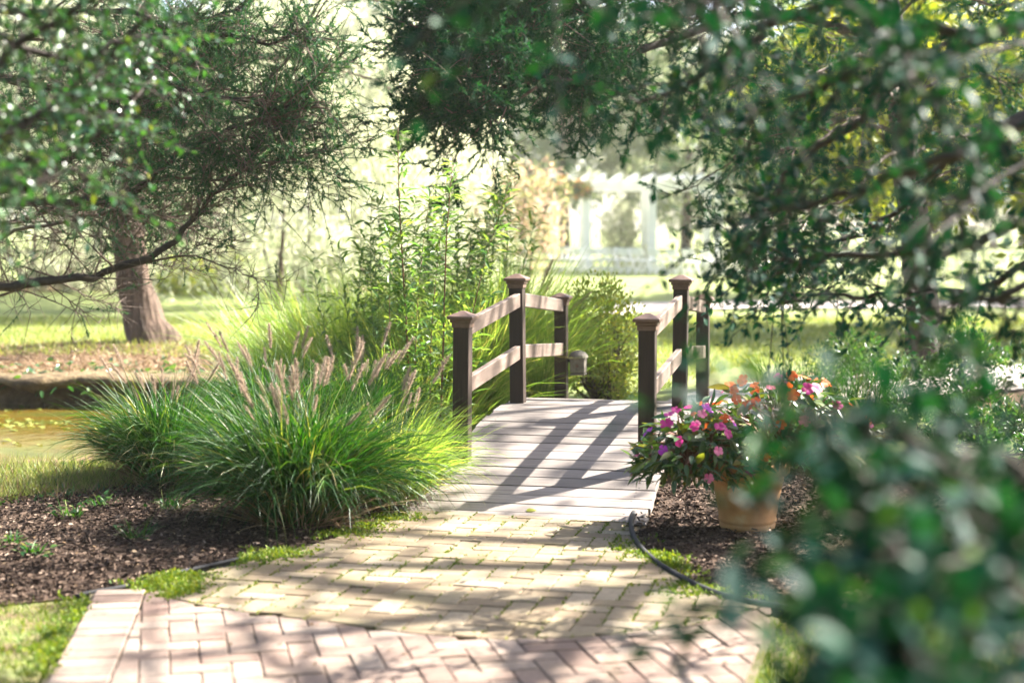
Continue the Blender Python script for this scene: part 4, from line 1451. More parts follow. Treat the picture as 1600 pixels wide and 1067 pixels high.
# cedar B: limbs reaching in from the left
limbs = [
    (PL((-262, 455, 12.6), (0, 443, 12.0), (160, 425, 11.7), (250, 368, 11.5), (330, 282, 11.4), (400, 215, 11.3), (430, 200, 11.2)), .042, .006, .2),
    (PL((-262, 350, 12.6), (0, 335, 12.0), (130, 328, 11.7), (210, 312, 11.6), (255, 275, 11.5), (330, 235, 11.4), (400, 200, 11.2), (440, 205, 11.1)), .04, .006, .6, 1.3),
    (PL((-262, 420, 12.6), (-60, 310, 12.2), (60, 262, 12.0), (130, 190, 11.9), (178, 110, 11.8), (260, 45, 11.6), (380, 10, 11.4)), .06, .01, .8, 1.6),
    (PL((-262, 100, 12.6), (0, 120, 12.0), (150, 138, 11.6), (280, 128, 11.3), (420, 160, 11.1), (500, 170, 11.0)), .035, .006, .85, 1.7),
    (PL((130, 190, 11.9), (250, 155, 11.7), (380, 150, 11.5), (470, 125, 11.4)), .016, .005, .9, 2.0),
    (PL((-262, 480, 12.6), (-100, 420, 12.3), (0, 392, 12.1), (120, 350, 11.9), (220, 342, 11.8), (320, 372, 11.7)), .024, .004, .06),
    (PL((160, 425, 11.7), (260, 405, 11.6), (340, 420, 11.5), (400, 435, 11.4)), .011, .003, .05),
    (PL((255, 275, 11.5), (330, 290, 11.4), (410, 265, 11.2), (480, 245, 11.1)), .011, .004, .8, 2.2),
    (PL((-262, 0, 12.6), (0, 20, 12.0), (200, 30, 11.6), (350, 60, 11.3), (480, 60, 11.1)), .04, .008, .8, 1.5),
    (PL((400, 130, 11.4), (450, 60, 11.3), (490, 20, 11.3), (540, -30, 11.3)), .010, .004, .5),
    (PL((-262, 300, 12.6), (-80, 240, 12.8), (60, 200, 13.0), (200, 215, 13.2), (330, 180, 13.4)), .035, .006, .9, 1.8),
    (PL((150, 138, 11.6), (230, 200, 11.5), (300, 230, 11.4), (390, 250, 11.3)), .014, .005, .9, 2.0),
    (PL((60, 262, 12.0), (140, 240, 11.9), (220, 260, 11.8), (300, 250, 11.7)), .014, .005, .8, 1.8),
    (PL((-262, 200, 12.6), (-50, 180, 12.4), (100, 160, 12.3), (240, 90, 12.2), (330, 100, 12.1)), .03, .005, .95, 1.8),
    (PL((-262, 400, 12.6), (-20, 370, 12.5), (120, 330, 12.4), (230, 335, 12.3), (310, 320, 12.2)), .022, .005, .55, 1.6),
    (PL((60, 330, 12.4), (140, 350, 12.3), (210, 375, 12.2), (290, 365, 12.1)), .012, .004, .35, 1.6),
    (PL((-262, 520, 12.6), (-60, 470, 12.6), (80, 440, 12.5), (160, 470, 12.4)), .016, .003, .04),
]
rg = np.random.default_rng(78)
for k in range(14):
    a = rg.random() * 2 * math.pi
    z0 = rg.uniform(3.6, 7.0)
    L = (8.6 - z0) * .55
    c = np.array([-5.6, 12.6, z0])
    d = np.array([math.cos(a), math.sin(a), .12])
    limbs.append(([c, c + d * L * .5 + [0, 0, .1], c + d * L], .035, .008, .8))
cedar('cedar_tree', 'cedar at the pond whose bare grey lower limbs reach in from the left edge', (-5.6, 12.6, 0),
      [(-5.55, 12.6, -.1), (-5.6, 12.6, .8), (-5.62, 12.6, 2.2), (-5.6, 12.6, 4), (-5.55, 12.6, 6.4), (-5.55, 12.6, 9)],
      [.26, .2, .17, .14, .09, .02], limbs, 502, 'cedar_pale', 10, 10, 36, (.02, .044), .0074, .12, 'bark_dark', (.35, .95), 3, .02)

# old leaning tree on the far bank
lb = gb2(236, 18.8)
tr_px = [(243, 556), (228, 515), (214, 470), (205, 420), (200, 370), (205, 300), (215, 220), (222, 120), (225, 0), (220, -200), (215, -420)]
limbs = []
rg = np.random.default_rng(79)
for k in range(20):
    a = rg.random() * 2 * math.pi
    py = rg.uniform(-380, 180)
    c = P(215, py, 18.8)
    L = rg.uniform(1.6, 3.0) * (1.1 if py > -100 else .7)
    d = np.array([math.cos(a), math.sin(a), .05])
    limbs.append(([c, c + d * L * .5 + [0, 0, .15], c + d * L - [0, 0, .2]], .04, .008, .6 if py < 120 else .25))
cedar('cedar_tree', 'old leaning cedar with flared brown trunk on the far bank of the pond', lb, [P(x, y, 18.8) for x, y in tr_px],
      [.34, .25, .215, .2, .19, .17, .15, .12, .1, .07, .03], limbs, 503, 'cedar_pale', 8, 8, 18, (.04, .08), .012)

# ------------------------------------------------------------------ broadleaf branches near the camera
def broadleaf(name, label, base, trunk, trunk_r, branches, seed, leafL, leafW, mat, nobj, objY, twig_len=(.15, .4), tw_per_m=14, lv=9, droop=.25):
    """branches: (points, r0, r1, density)"""
    rg = np.random.default_rng(seed)
    root = thing(name, label, 'tree' if name.endswith('tree') else 'shrub', base)
    mb = MB().tube(spline(trunk, 24), np.interp(np.linspace(0, 1, 24), np.linspace(0, 1, len(trunk_r)), trunk_r), 12)
    mb.build('trunk' if name.endswith('tree') else 'stem', M['bark_dark'], root, True)
    tw = MB()
    LP, LD, LU = [], [], []
    for (bp_, r0, r1, dens) in branches:
        L = np.sum(np.linalg.norm(np.diff(np.asarray(bp_, float), axis=0), axis=1))
        n = max(10, int(L * 12))
        q = spline(bp_, n)
        wv = np.cumsum(rg.normal(0, .01, (n, 3)), 0)
        wv -= np.linspace(0, 1, n)[:, None] * wv[-1]
        q = q + wv
        MB().tube(q, np.linspace(r0, r1, n), 6).build('limb', M['bark_dark'], root, True)
        T = norm(np.gradient(q, axis=0))
        m = int(L * tw_per_m * dens) + 2
        t = rg.uniform(.1, 1, m)
        t[:2] = 1
        ix = np.minimum((t * (n - 1)).astype(int), n - 1)
        d = norm(T[ix] * rg.uniform(.3, 1, (m, 1)) + rdir(rg, m))
        Lt = rg.uniform(twig_len[0], twig_len[1], m)
        u = np.linspace(0, 1, 5)
        S = q[ix][:, None] + d[:, None] * (u[None, :, None] * Lt[:, None, None]) - np.array([0, 0, 1.0]) * (u[None, :, None] ** 2 * Lt[:, None, None] * droop)
        tubes_batch(tw, S, np.tile(np.linspace(.0035, .0012, 5), (m, 1)), 4)
        k = lv
        tt = np.tile(np.linspace(.15, 1.0, k), (m, 1)) * 3.999
        i0 = tt.astype(int)
        f_ = (tt - i0)[..., None]
        mi = np.arange(m)[:, None]
        pos = (S[mi, i0] * (1 - f_) + S[mi, np.minimum(i0 + 1, 4)] * f_).reshape(-1, 3)
        sd = np.repeat(norm(S[:, -1] - S[:, 0]), k, 0)
        dd = norm(sd * .7 + rdir(rg, len(pos)) * .9 + [0, 0, .05])
        LP.append(pos); LD.append(dd); LU.append(np.array([0, 0, 1.0]) + rg.normal(0, .55, (len(pos), 3)))
    pos, d, up = np.vstack(LP), np.vstack(LD), np.vstack(LU)
    n = len(pos)
    L = leafL * rg.uniform(.6, 1.25, n)
    px = pos[:, 0] / pos[:, 1] * FPX + CX
    py = YH - (pos[:, 2] - H) / pos[:, 1] * FPX
    inview = (px > 0) & (px < 1600) & (py > 0) & (py < 1067) & (pos[:, 1] > .3)
    order = np.argsort(np.where(inview, pos[:, 1], 1e6))
    k = min(nobj, int(inview.sum()))
    me = tmpl_mesh('leaf', LEAFH, leafW / leafL, M[mat])
    s1, s2 = order[:k], order[k:]
    if k:
        leaf_objects('leaf', me, root, pos[s1], d[s1], up[s1], L[s1])
    mb = MB()
    scatter(mb, LEAF5, pos[s2], d[s2], up[s2], L[s2], L[s2] * leafW / leafL * 1.1)
    tag(mb.build('foliage', M[mat], root), kind='stuff')
    tag(tw.build('twigs', M['bark_dark'], root), kind='stuff')
    print(label, 'leaves', n, 'in view', int(inview.sum()))

# shrub at the lower right, close to the lens
br_ = []
rg = np.random.default_rng(90)
b0 = np.array([1.42, 2.3, 0.0])
for (pts, dn) in ((((1640, 840, 2.5), (1500, 800, 2.4), (1410, 780, 2.35), (1350, 775, 2.3)), 1.0),
                  (((1640, 900, 2.3), (1520, 870, 2.2), (1420, 860, 2.15), (1340, 880, 2.1)), 1.0),
                  (((1640, 960, 2.1), (1500, 950, 2.0), (1390, 940, 2.0), (1290, 970, 1.95)), 1.2),
                  (((1640, 1050, 2.0), (1500, 1040, 1.9), (1400, 1030, 1.85), (1300, 1060, 1.8)), 1.3),
                  (((1640, 740, 2.6), (1550, 710, 2.6), (1480, 700, 2.55), (1420, 690, 2.5)), .8),
                  (((1640, 640, 2.9), (1580, 610, 2.9), (1530, 580, 2.9)), .6),
                  (((1410, 780, 2.35), (1360, 790, 2.5), (1320, 780, 2.6)), .7),
                  (((1640, 1120, 1.8), (1500, 1100, 1.75), (1380, 1100, 1.7)), 1.1),
                  (((1640, 800, 2.9), (1560, 770, 3.0), (1460, 760, 3.0)), .9),
                  (((1480, 800, 2.4), (1430, 830, 2.5), (1360, 830, 2.6)), .8),
                  (((1640, 870, 2.6), (1540, 830, 2.6), (1440, 850, 2.6), (1340, 920, 2.6)), .9),
                  (((1640, 1000, 2.4), (1540, 980, 2.4), (1430, 1000, 2.4), (1300, 1010, 2.4)), .9),
                  (((1420, 690, 2.5), (1330, 660, 2.6), (1230, 620, 2.7), (1120, 600, 2.8)), .3),
                  (((1420, 730, 2.4), (1350, 720, 2.5), (1230, 700, 2.6)), .5),
                  (((1300, 900, 2.3), (1210, 890, 2.4), (1120, 930, 2.5)), .45)):
    p0 = P(*pts[0])
    p0 = P(pts[0][0], pts[0][1], pts[0][2] * .86)
    chain = [b0 + [0, 0, .25], (b0 + [0, 0, .2] + p0) / 2 + [.05, 0, .05]] + [P(q[0], q[1], q[2] * .86) for q in pts]
    br_.append((chain, .012, .003, dn))
broadleaf('broadleaf_shrub', 'blurred dark teal leafy shrub at the lower right, close to the lens', b0, [b0 - [0, 0, .05], b0 + [0, 0, .2], b0 + [.02, .02, .5]], [.03, .026, .02], br_, 601, .048, .025, 'holly', 300, 0, (.06, .22), 17, 8)

# overhanging tree: trunk out of frame on the right, boughs across the upper right
tb2 = np.array([3.3, 5.0, 0.0])
def fromtrunk(z, *pts):
    q = [tb2 + [0, 0, z]] + [P(*p) for p in pts]
    return q
br_ = [
    (fromtrunk(2.3, (1640, 165, 4.3), (1500, 235, 4.2), (1360, 285, 4.3), (1250, 320, 4.4), (1170, 345, 4.5)), .024, .005, .9),
    (fromtrunk(2.6, (1600, 20, 4.6), (1420, 20, 4.6), (1340, 100, 4.6), (1250, 150, 4.7), (1150, 210, 4.9)), .022, .005, .9),
    (fromtrunk(2.9, (1560, -60, 4.4), (1300, -40, 3.9), (1150, 10, 3.5), (1080, 60, 3.3)), .016, .004, .9),
    (fromtrunk(2.2, (1640, 330, 4.8), (1500, 380, 5.0), (1360, 400, 5.1), (1260, 420, 5.2), (1180, 410, 5.3)), .022, .004, .9),
    (fromtrunk(2.0, (1640, 420, 4.4), (1560, 470, 4.4), (1480, 480, 4.4)), .018, .004, .7),
    (fromtrunk(2.7, (1500, 90, 5.2), (1340, 200, 5.4), (1250, 270, 5.6), (1190, 360, 5.7), (1170, 440, 5.7)), .022, .004, .8),
    (fromtrunk(2.9, (1350, -20, 4.9), (1180, 60, 5.0), (1070, 120, 5.1), (1000, 160, 5.2)), .022, .004, .6),
    (fromtrunk(3.0, (1300, -120, 4.0), (1050, -60, 3.4), (920, -50, 3.1), (800, -45, 2.9)), .025, .004, .6),
    (fromtrunk(2.5, (1560, 120, 3.6), (1480, 130, 3.3), (1400, 70, 3.1)), .009, .003, .6),
    (fromtrunk(2.4, (1660, 250, 3.8), (1560, 300, 3.5), (1480, 340, 3.4)), .009, .003, .6),
    (fromtrunk(2.3, (1620, 380, 5.6), (1450, 460, 6.0), (1300, 470, 6.2), (1210, 480, 6.3)), .018, .004, .8),
    (fromtrunk(2.5, (1560, 200, 6.0), (1400, 330, 6.3), (1270, 390, 6.5), (1180, 420, 6.6)), .018, .004, .8),
]
rg = np.random.default_rng(91)
# the crown above the frame
for (x, y, z) in ((1.6, 7.6, 3.7), (2.6, 8.9, 4.2), (3.6, 9.8, 4.4), (1.2, 6.4, 3.6), (2.4, 7.2, 4.6), (4.6, 8.6, 4.3), (5.2, 7.2, 4.6), (.6, 7.9, 3.9),
                  (4.2, 6.2, 5.0), (3.2, 10.6, 4.6), (.4, 5.6, 3.9), (1.0, 9.2, 4.3),
                  (3.6, 6.6, 4.6), (4.4, 5.6, 4.4), (4.9, 6.8, 5.2), (3.9, 7.4, 5.0), (3.4, 5.8, 5.4), (4.6, 7.6, 4.6), (3.2, 6.8, 4.0), (5.4, 6.2, 4.8)):
    e = np.array([x, y, z])
    dk = .2
    if (x - 4.3) ** 2 + (y - 6.3) ** 2 < 3.2:
        dk = 1.0
    s0 = tb2 + [0, 0, rg.uniform(2.6, 3.6)]
    br_.append(([s0, (s0 + e) / 2 + rg.normal(0, .15, 3) + [0, 0, .25], e], .035, .005, dk))
broadleaf('broadleaf_tree', 'broadleaf tree with blurred dark boughs across the upper right', tb2, [tb2 - [0, 0, .1], tb2 + [0, 0, 1.2], tb2 + [.02, .05, 2.6], tb2 + [.0, .1, 3.8], tb2 + [0, .2, 5.0]], [.16, .13, .11, .08, .03], br_, 602, .042, .022, 'holly', 300, 0, (.14, .4), 19, 13)

# small glossy leaves at the upper left
tb3 = np.array([-2.9, 4.6, 0.0])
br_ = []
for pts, dn in ((((-80, 240, 4.5), (60, 190, 4.6), (150, 110, 4.7), (240, 30, 4.8)), 1.0), (((-80, 120, 4.4), (40, 60, 4.5), (140, 10, 4.6), (230, -40, 4.6)), 1.0),
                (((-80, 330, 4.4), (20, 310, 4.5), (90, 280, 4.6), (150, 290, 4.7)), .8), (((-80, 20, 4.4), (60, -20, 4.5), (200, -60, 4.6)), .9),
                (((-80, 280, 4.8), (80, 230, 5.0), (170, 200, 5.1), (230, 130, 5.2)), .9), (((-80, 180, 4.3), (0, 200, 4.3), (80, 150, 4.4)), .9),
                (((-80, 60, 4.8), (80, 110, 4.9), (190, 80, 5.0), (260, 60, 5.1)), .9)):
    p0 = P(*pts[0])
    s0 = tb3 + [0, 0, 1.6 + .4 * (1 if pts[0][1] < 150 else 0)]
    br_.append(([s0, (s0 + p0) / 2 + [0, 0, .12]] + [P(*q) for q in pts], .022, .004, dn))
broadleaf('broadleaf_tree', 'tree with small glossy glinting leaves hanging into the upper left corner', tb3, [tb3 - [0, 0, .1], tb3 + [0, 0, 1.2], tb3 + [0, 0, 2.4], tb3 + [0, 0, 3.6]], [.1, .08, .06, .03], br_, 603, .032, .016, 'holly_small', 300, 0, (.12, .34), 34, 11)

# ------------------------------------------------------------------ understory round the red cedar
for i, (px, Y, rx, hz, n, lf, lab) in enumerate(((1340, 14.2, .75, .62, 3200, .05, 'low leafy shrub in front of the red cedar trunk'), (1520, 13.0, .8, .8, 3200, .055, 'leafy dark shrub to the right of the red cedar trunk'),
                                          (1440, 11.2, .7, .35, 2600, .05, 'low ground cover plant between the pot and the red cedar'), (1300, 11.0, .5, .3, 1800, .05, 'small ground cover plant behind the orange flowers'),
                                          (1560, 10.0, .6, .5, 2600, .06, 'leafy plant at the right edge behind the blurred shrub'), (1390, 8.9, .4, .22, 1200, .055, 'low leafy plant on the mulch to the right of the pot'), (1560, 7.6, .35, .2, 800, .06, 'small sunlit broadleaf plant at the far right of the mulch'))):
    round_shrub('ground_cover_shrub', lab, gb2(px, Y), rx, rx, hz, n, lf, 'ivy', 420 + i, 'leafy plants under the red cedar', 16)
def wisp(label, base, n, L, seed):
    rg = np.random.default_rng(seed)
    root = thing('thin_grass', label, 'grass', base)
    mb = MB()
    Pts, side = arch_blades(rg, n, base, .3, L * .4, L, (.05, .5), (.2, 1.6), 6)
    ribbons(mb, Pts, wprofile(n, 6, .003, rg), side, 0)
    tag(mb.build('blades', [M['fountain']], root), kind='stuff')
wisp('wispy thin grass beside the pale path behind the orange flowers', gb2(1250, 12.6), 500, .7, 431)
wisp('wispy thin grass in front of the low shrub by the red cedar', gb2(1340, 12.4), 400, .6, 432)

# weeds on the mulch
for i, (px, py, n, L) in enumerate(((110, 812, 40, .14), (215, 845, 30, .16), (160, 795, 26, .12), (55, 870, 20, .10), (268, 800, 30, .18), (20, 855, 18, .1))):
    rg = np.random.default_rng(440 + i)
    b = G(px, py)
    root = thing('weed', ['pale weed on the sunlit edge of the dark mulch', 'thin grassy weed in the middle of the dark mulch', 'small leafy weed just in front of the pond grass strip', 'low weed on the dark mulch near the lower left', 'grassy weed at the foot of the fountain grass', 'smallest weed at the left edge of the mulch'][i], 'weed', b, 'weeds on the mulch')
    mb = MB()
    Pts, side = arch_blades(rg, n, b, .05, L * .5, L, (.05, .8), (.2, 1.4), 5)
    ribbons(mb, Pts, wprofile(n, 5, .004, rg), side, 0)
    k = 14
    ps = b + np.column_stack([rg.normal(0, .05, k), rg.normal(0, .05, k), rg.uniform(.02, L * .6, k)])
    scatter(mb, LEAF8, ps, rdir(rg, k) * [1, 1, .3], np.array([0, 0, 1.0]) + rg.normal(0, .3, (k, 3)), .04, .024)
    tag(mb.build('blades', [M['fountain']], root), kind='stuff')

# ------------------------------------------------------------------ lawn blades (near and middle distance) and litter
def lawn(name, label, poly, n, L, seed, mat='lawnblade', flat=.0, wid=.004):
    rg = np.random.default_rng(seed)
    lo, hi = poly.min(0), poly.max(0)
    q = lo + rg.random((n * 3, 2)) * (hi - lo)
    q = q[in_poly(q, poly)][:n]
    m = len(q)
    z = gz(q[:, 0], q[:, 1])
    mb = MB()
    d = rg.normal(size=(m, 3)) * [.6, .6, .1] + [0, 0, 1 - flat]
    scatter(mb, TRI, np.column_stack([q, z]), d, rdir(rg, m), L * rg.uniform(.5, 1.3, m), wid * rg.uniform(.7, 1.4, m))
    return tag(mb.build(name, M[mat]), label, 'grass', kind='stuff')
lawn('lawn_grass', 'short lawn grass at the lower left corner beside the brick border', np.vstack([gp([(-300, 975), (0, 948), (150, 938)]), [wl + wdir * 1.6 - nrm * .01], [wl + wdir * 1.6 - nrm * 1.6]]), 5000, .036, 801, 'moss', .1, .005)
lawn('bank_grass', 'pale tufted grass strip along the near bank of the pond', gp([(-250, 800), (0, 786), (150, 772), (300, 748), (310, 728), (150, 728), (-250, 732)]), 14000, .11, 802, 'lawnblade', .3, .006)
lawn('dry_grass', 'dry straw coloured tufts among the near bank grass', gp([(-250, 800), (0, 792), (150, 780), (300, 756), (310, 738), (150, 735), (-250, 740)]), 3500, .13, 812, 'straw', .5, .006)
lawn('bank_weeds', 'low broad weeds among the near bank grass', gp([(-250, 800), (0, 792), (150, 780), (300, 756), (310, 728), (150, 728), (-250, 740)]), 1500, .07, 813, 'ivy', .4, .03)
lawn('bank_grass', 'sunlit lawn grass beyond the old leaning cedar', np.array([[-14, 18], [-1.5, 17.2], [.3, 15.0], [1.0, 13.2], [1.6, 14.6], [2.6, 17], [3, 26], [-16, 26]]), 60000, .09, 803, 'lawnblade', .1, .012)
lawn('needle_litter', 'brown fallen needles and leaves on the far pond bank', np.array([[-9, 15.6], [-1.8, 15.5], [-1.6, 17.6], [-3, 18.9], [-7, 18.9], [-9, 18.2]]), 14000, .10, 804, 'straw', .85, .014)
lawn('bank_grass', 'lawn grass between the pale paths under the red cedar', np.array([[2.4, 16.5], [9, 18.5], [13, 20], [13, 26], [3, 26]]), 26000, .09, 805, 'lawnblade', .1, .012)
lawn('bank_grass', 'low grass along the lower right edge of the brick walk', np.vstack([gp([(1205, 975), (1290, 985), (1700, 1000)]), [[2.2, 4.6], [.85, 4.6]], gp([(1172, 1067)])]), 5000, .05, 806, 'moss', 0, .006)
# plants hanging over the far bank
rg = np.random.default_rng(820)
mb = MB()
n = 420
x = -8.6 + np.sort(rg.uniform(0, 1, n) + .12 * rg.normal(size=n)) * 5.6
y = 15.85 + rg.normal(0, .3, n) + .05 * np.sin(x * 3)
z = np.maximum(gz(x, y), -.12) + rg.uniform(0, .1, n)
scatter(mb, LEAF8, np.column_stack([x, y, z]), rdir(rg, n) * [1, 1, .4] + [0, -.4, -.1], np.array([0, 0, 1.0]) + rg.normal(0, .5, (n, 3)), rg.uniform(.05, .13, n), rg.uniform(.03, .07, n))
tag(mb.build('bank_weeds', M['ivy']), 'leafy weeds hanging over the undercut far pond bank', 'weeds', kind='stuff')
mb = MB()
n = 1800
x = rg.uniform(-9.5, -2.3, n)
y = 12.6 + np.abs(rg.normal(0, 1.4, n))
k = (np.sin(x * 2.1) + np.sin(y * 4 + x) + .5 * rg.normal(size=n)) > .2
x, y = x[k], y[k]
n = len(x)
scatter(mb, LEAF5, np.column_stack([x, y, np.full(n, -.292)]), rdir(rg, n) * [1, 1, .02], np.tile([0, 0, 1.0], (n, 1)), rg.uniform(.04, .12, n), rg.uniform(.03, .09, n))
tag(mb.build('pond_scum', M['algae']), 'yellow green floating leaves and algae on the pond', 'algae', kind='stuff')

# ------------------------------------------------------------------ far garden: chairs, pergola
def chair_parts(root):
    root['_local'] = 1
    W_ = .21
    for sx in (-1, 1):
        MB().bar((sx * W_, .20, 0), (sx * W_, -.22, .84), .042, .03, 0, 0, (1, 0, 0)).build('leg', M['white'], root)
        MB().bar((sx * (W_ - .035), -.22, 0), (sx * (W_ - .035), .16, .47), .028, .022, 0, 0, (1, 0, 0)).build('leg', M['white'], root)
    MB().box((0, .01, .445), (W_ - .02, .2, .022), None, 0, .004).build('seat', M['white'], root)
    MB().box((0, -.205, .795), (W_ + .012, .012, .062), None, 0, .004).build('back_slat', M['white'], root)
    MB().box((0, -.165, .66), (W_ - .016, .010, .048), None, 0, .004).build('back_slat', M['white'], root)
    MB().box((0, .17, .12), (W_ - .016, .010, .014), None, 0, .002).build('stretcher', M['white'], root)
    MB().box((0, -.14, .11), (W_ - .05, .010, .014), None, 0, .002).build('stretcher', M['white'], root)
c0 = bpy.data.objects.new('folding_chair', None)
COL.objects.link(c0)
chair_parts(c0)
parts0 = list(c0.children)
first = True
rg = np.random.default_rng(900)
rows = [((2.0, 55.5), (8.3, 47.0), 14, 'front'), ((1.6, 57.0), (9.0, 48.6), 14, 'second'), ((7.4, 45.6), (13.5, 42.5), 9, 'side')]
for (a, b, n, rn) in rows:
    a, b = np.array(a), np.array(b)
    yaw = math.atan2(b[1] - a[1], b[0] - a[0])
    for k in range(n):
        p = a + (b - a) * k / (n - 1) + rg.normal(0, .03, 2)
        r_ = c0 if first else c0.copy()
        if not first:
            COL.objects.link(r_)
            for q in parts0:
                w_ = q.copy(); COL.objects.link(w_); w_.parent = r_
        first = False
        r_.location = (p[0], p[1], float(gz(p[0], p[1])))
        r_.rotation_euler = (0, 0, yaw + rg.normal(0, .05))
        nth = ['first', 'second', 'third', 'fourth', 'fifth', 'sixth', 'seventh', 'eighth', 'ninth', 'tenth', 'eleventh', 'twelfth', 'thirteenth', 'fourteenth'][k]
        lab = {'front': 'white folding chair, ' + nth + ' from the left in the row nearest the lawn', 'second': 'white folding chair, ' + nth + ' from the left in the row nearest the pergola', 'side': 'white folding chair, ' + nth + ' from the left in the short row behind blurred leaves'}[rn]
        tag(r_, lab, 'chair', {'front': 'front row of white chairs', 'second': 'second row of white chairs', 'side': 'short side row of white chairs'}[rn])

pg = thing('pergola', 'white garden pergola with square posts behind the white chairs', 'pergola', (2.9, 60, 0))
pzs = float(gz(0, 60))
for y_ in (59.0, 62.4):
    for x_ in (-2.1, .4, 2.87, 5.37, 7.9):
        MB().box((x_, y_, 1.52), (.145, .145, 1.53), None, 0, .01).build('post', M['white'], pg)
        MB().box((x_, y_, .16), (.2, .2, .16), None, 0, .01).build('post_base', M['white'], pg)
    MB().box((2.9, y_, 3.22), (5.9, .09, .17), None, 0, .01).build('beam', M['white'], pg)
for k in range(19):
    x_ = -2.7 + k * .62
    MB().box((x_, 60.7, 3.51), (.05, 2.6, .12), None, 0, .01).build('rafter', M['white'], pg)

def cards_thing(name, label, cat, pos, leaf, mat, seed, stems=None):
    rg = np.random.default_rng(seed)
    n = len(pos)
    root = thing(name, label, cat, (pos[:, 0].mean(), pos[:, 1].mean(), 0))
    mb = MB()
    scatter(mb, LEAF5, pos, rdir(rg, n), rdir(rg, n), leaf * rg.uniform(.6, 1.3, n), leaf * .6 * rg.uniform(.6, 1.2, n))
    tag(mb.build('foliage', M[mat], root), kind='stuff')
    if stems is not None:
        for s_ in stems:
            MB().tube(spline(s_, 10), np.linspace(.04, .015, 10), 6).build('stem', M['bark'], root, True)
rg = np.random.default_rng(910)
def blob(c, r, n):
    return np.asarray(c) + rdir(rg, n) * (rg.random((n, 1)) ** .4) * np.asarray(r)
vp = np.vstack([blob((1.6, 58.9, 3.1), (1.3, .4, .45), 1600), blob((.4, 58.8, 2.3), (.5, .4, 1.2), 1300), blob((-.8, 58.9, 3.2), (1.3, .4, .5), 900), blob((2.6, 58.8, 3.0), (.5, .3, .35), 500)])
cards_thing('climbing_vine', 'climbing vine with orange blossoms on the pergola beam and post', 'vine', vp, .16, 'vine', 911, [[(.4, 58.75, 0), (.45, 58.72, 1.5), (.6, 58.75, 2.9), (1.6, 58.8, 3.3)]])
vp = np.vstack([blob((4.3, 61.5, 1.5), (.8, .5, 1.3), 1800), blob((4.6, 61.5, .5), (1.2, .6, .6), 900)])
cards_thing('flowering_bush', 'pale sunlit bush seen between the two white pergola posts', 'bush', vp, .15, 'willow', 912, [[(4.3, 61.5, 0), (4.3, 61.5, 1.2), (4.4, 61.5, 2.2)]])
vp = np.vstack([blob((.15, 35, 2.2), (.85, .8, .9), 1100), blob((.9, 35.4, 2.1), (.5, .6, 1.1), 700), blob((-.6, 35, 1.7), (.7, .8, 1.0), 800), blob((.5, 35, 1.2), (.8, .6, .8), 700)])
cards_thing('flowering_bush', 'tall pinkish blossoming shrub in front of the pergola', 'bush', vp, .10, 'pinkshrub', 913, [[(.1 + dx, 35, 0), (.1 + dx * 1.6, 35, 1.2), (.2 + dx * 3, 35, 2.4)] for dx in (-.2, .05, .25)])

# ------------------------------------------------------------------ trees of the background
def crown_mesh(seed, nclump, nleaf, leaf, mat, drop=0.0, top=1.0):
    """a crown in a unit-ish space: radius 1 in x and y, z from 0 to 2"""
    rg = np.random.default_rng(seed)
    d = rdir(rg, nclump)
    r = rg.uniform(.35, .95, (nclump, 1))
    cen = d * r * [1, 1, 1] + [0, 0, 1]
    pp, dd = [], []
    for i in range(nclump):
        o = rdir(rg, nleaf)
        s_ = rg.uniform(.14, .34)
        q = o * s_ * rg.random((nleaf, 1)) ** .45 * [1, 1, .62]
        pp.append(cen[i] + q)
        dd.append(o + d[i] * .4 - [0, 0, drop])
    pp, dd = np.vstack(pp), np.vstack(dd)
    n = len(pp)
    mb = MB()
    scatter(mb, LEAF5, pp, dd + rg.normal(0, .4, (n, 3)), rdir(rg, n) + [0, 0, .6], leaf * rg.uniform(.6, 1.3, n), leaf * .62 * rg.uniform(.6, 1.2, n))
    return mb.mesh('crown', M[mat]), cen
def willow_mesh(seed, nstrand, mat):
    rg = np.random.default_rng(seed)
    mb = MB()
    a = rg.random(nstrand) * 2 * math.pi
    rr = np.sqrt(rg.random(nstrand))
    zt = 1.95 - .75 * rr ** 2 + rg.normal(0, .1, nstrand)
    ln = rg.uniform(.5, 1.5, nstrand) * (.5 + .6 * rr)
    k = 26
    t = np.linspace(0, 1, k)
    zz = np.maximum(zt[:, None] - ln[:, None] * t, .02 + .12 * rg.random((nstrand, 1)))
    x = (rr * np.cos(a))[:, None] * (1 + .12 * t) + rg.normal(0, .012, (nstrand, k))
    y = (rr * np.sin(a))[:, None] * (1 + .12 * t) + rg.normal(0, .012, (nstrand, k))
    pos = np.stack([x, y, zz], -1).reshape(-1, 3)
    n = len(pos)
    scatter(mb, LEAF5, pos, rg.normal(size=(n, 3)) * [.6, .6, .2] - [0, 0, .8], rdir(rg, n), .052 * rg.uniform(.6, 1.3, n), .016 * rg.uniform(.7, 1.3, n))
    return mb.mesh('crown', M[mat])
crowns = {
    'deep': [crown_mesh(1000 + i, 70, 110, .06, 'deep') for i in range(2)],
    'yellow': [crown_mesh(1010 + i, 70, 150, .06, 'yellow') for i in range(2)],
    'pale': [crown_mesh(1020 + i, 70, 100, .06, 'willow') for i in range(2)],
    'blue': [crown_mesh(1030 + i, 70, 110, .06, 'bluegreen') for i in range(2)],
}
willows = [willow_mesh(1040 + i, 800, 'willow') for i in range(2)]
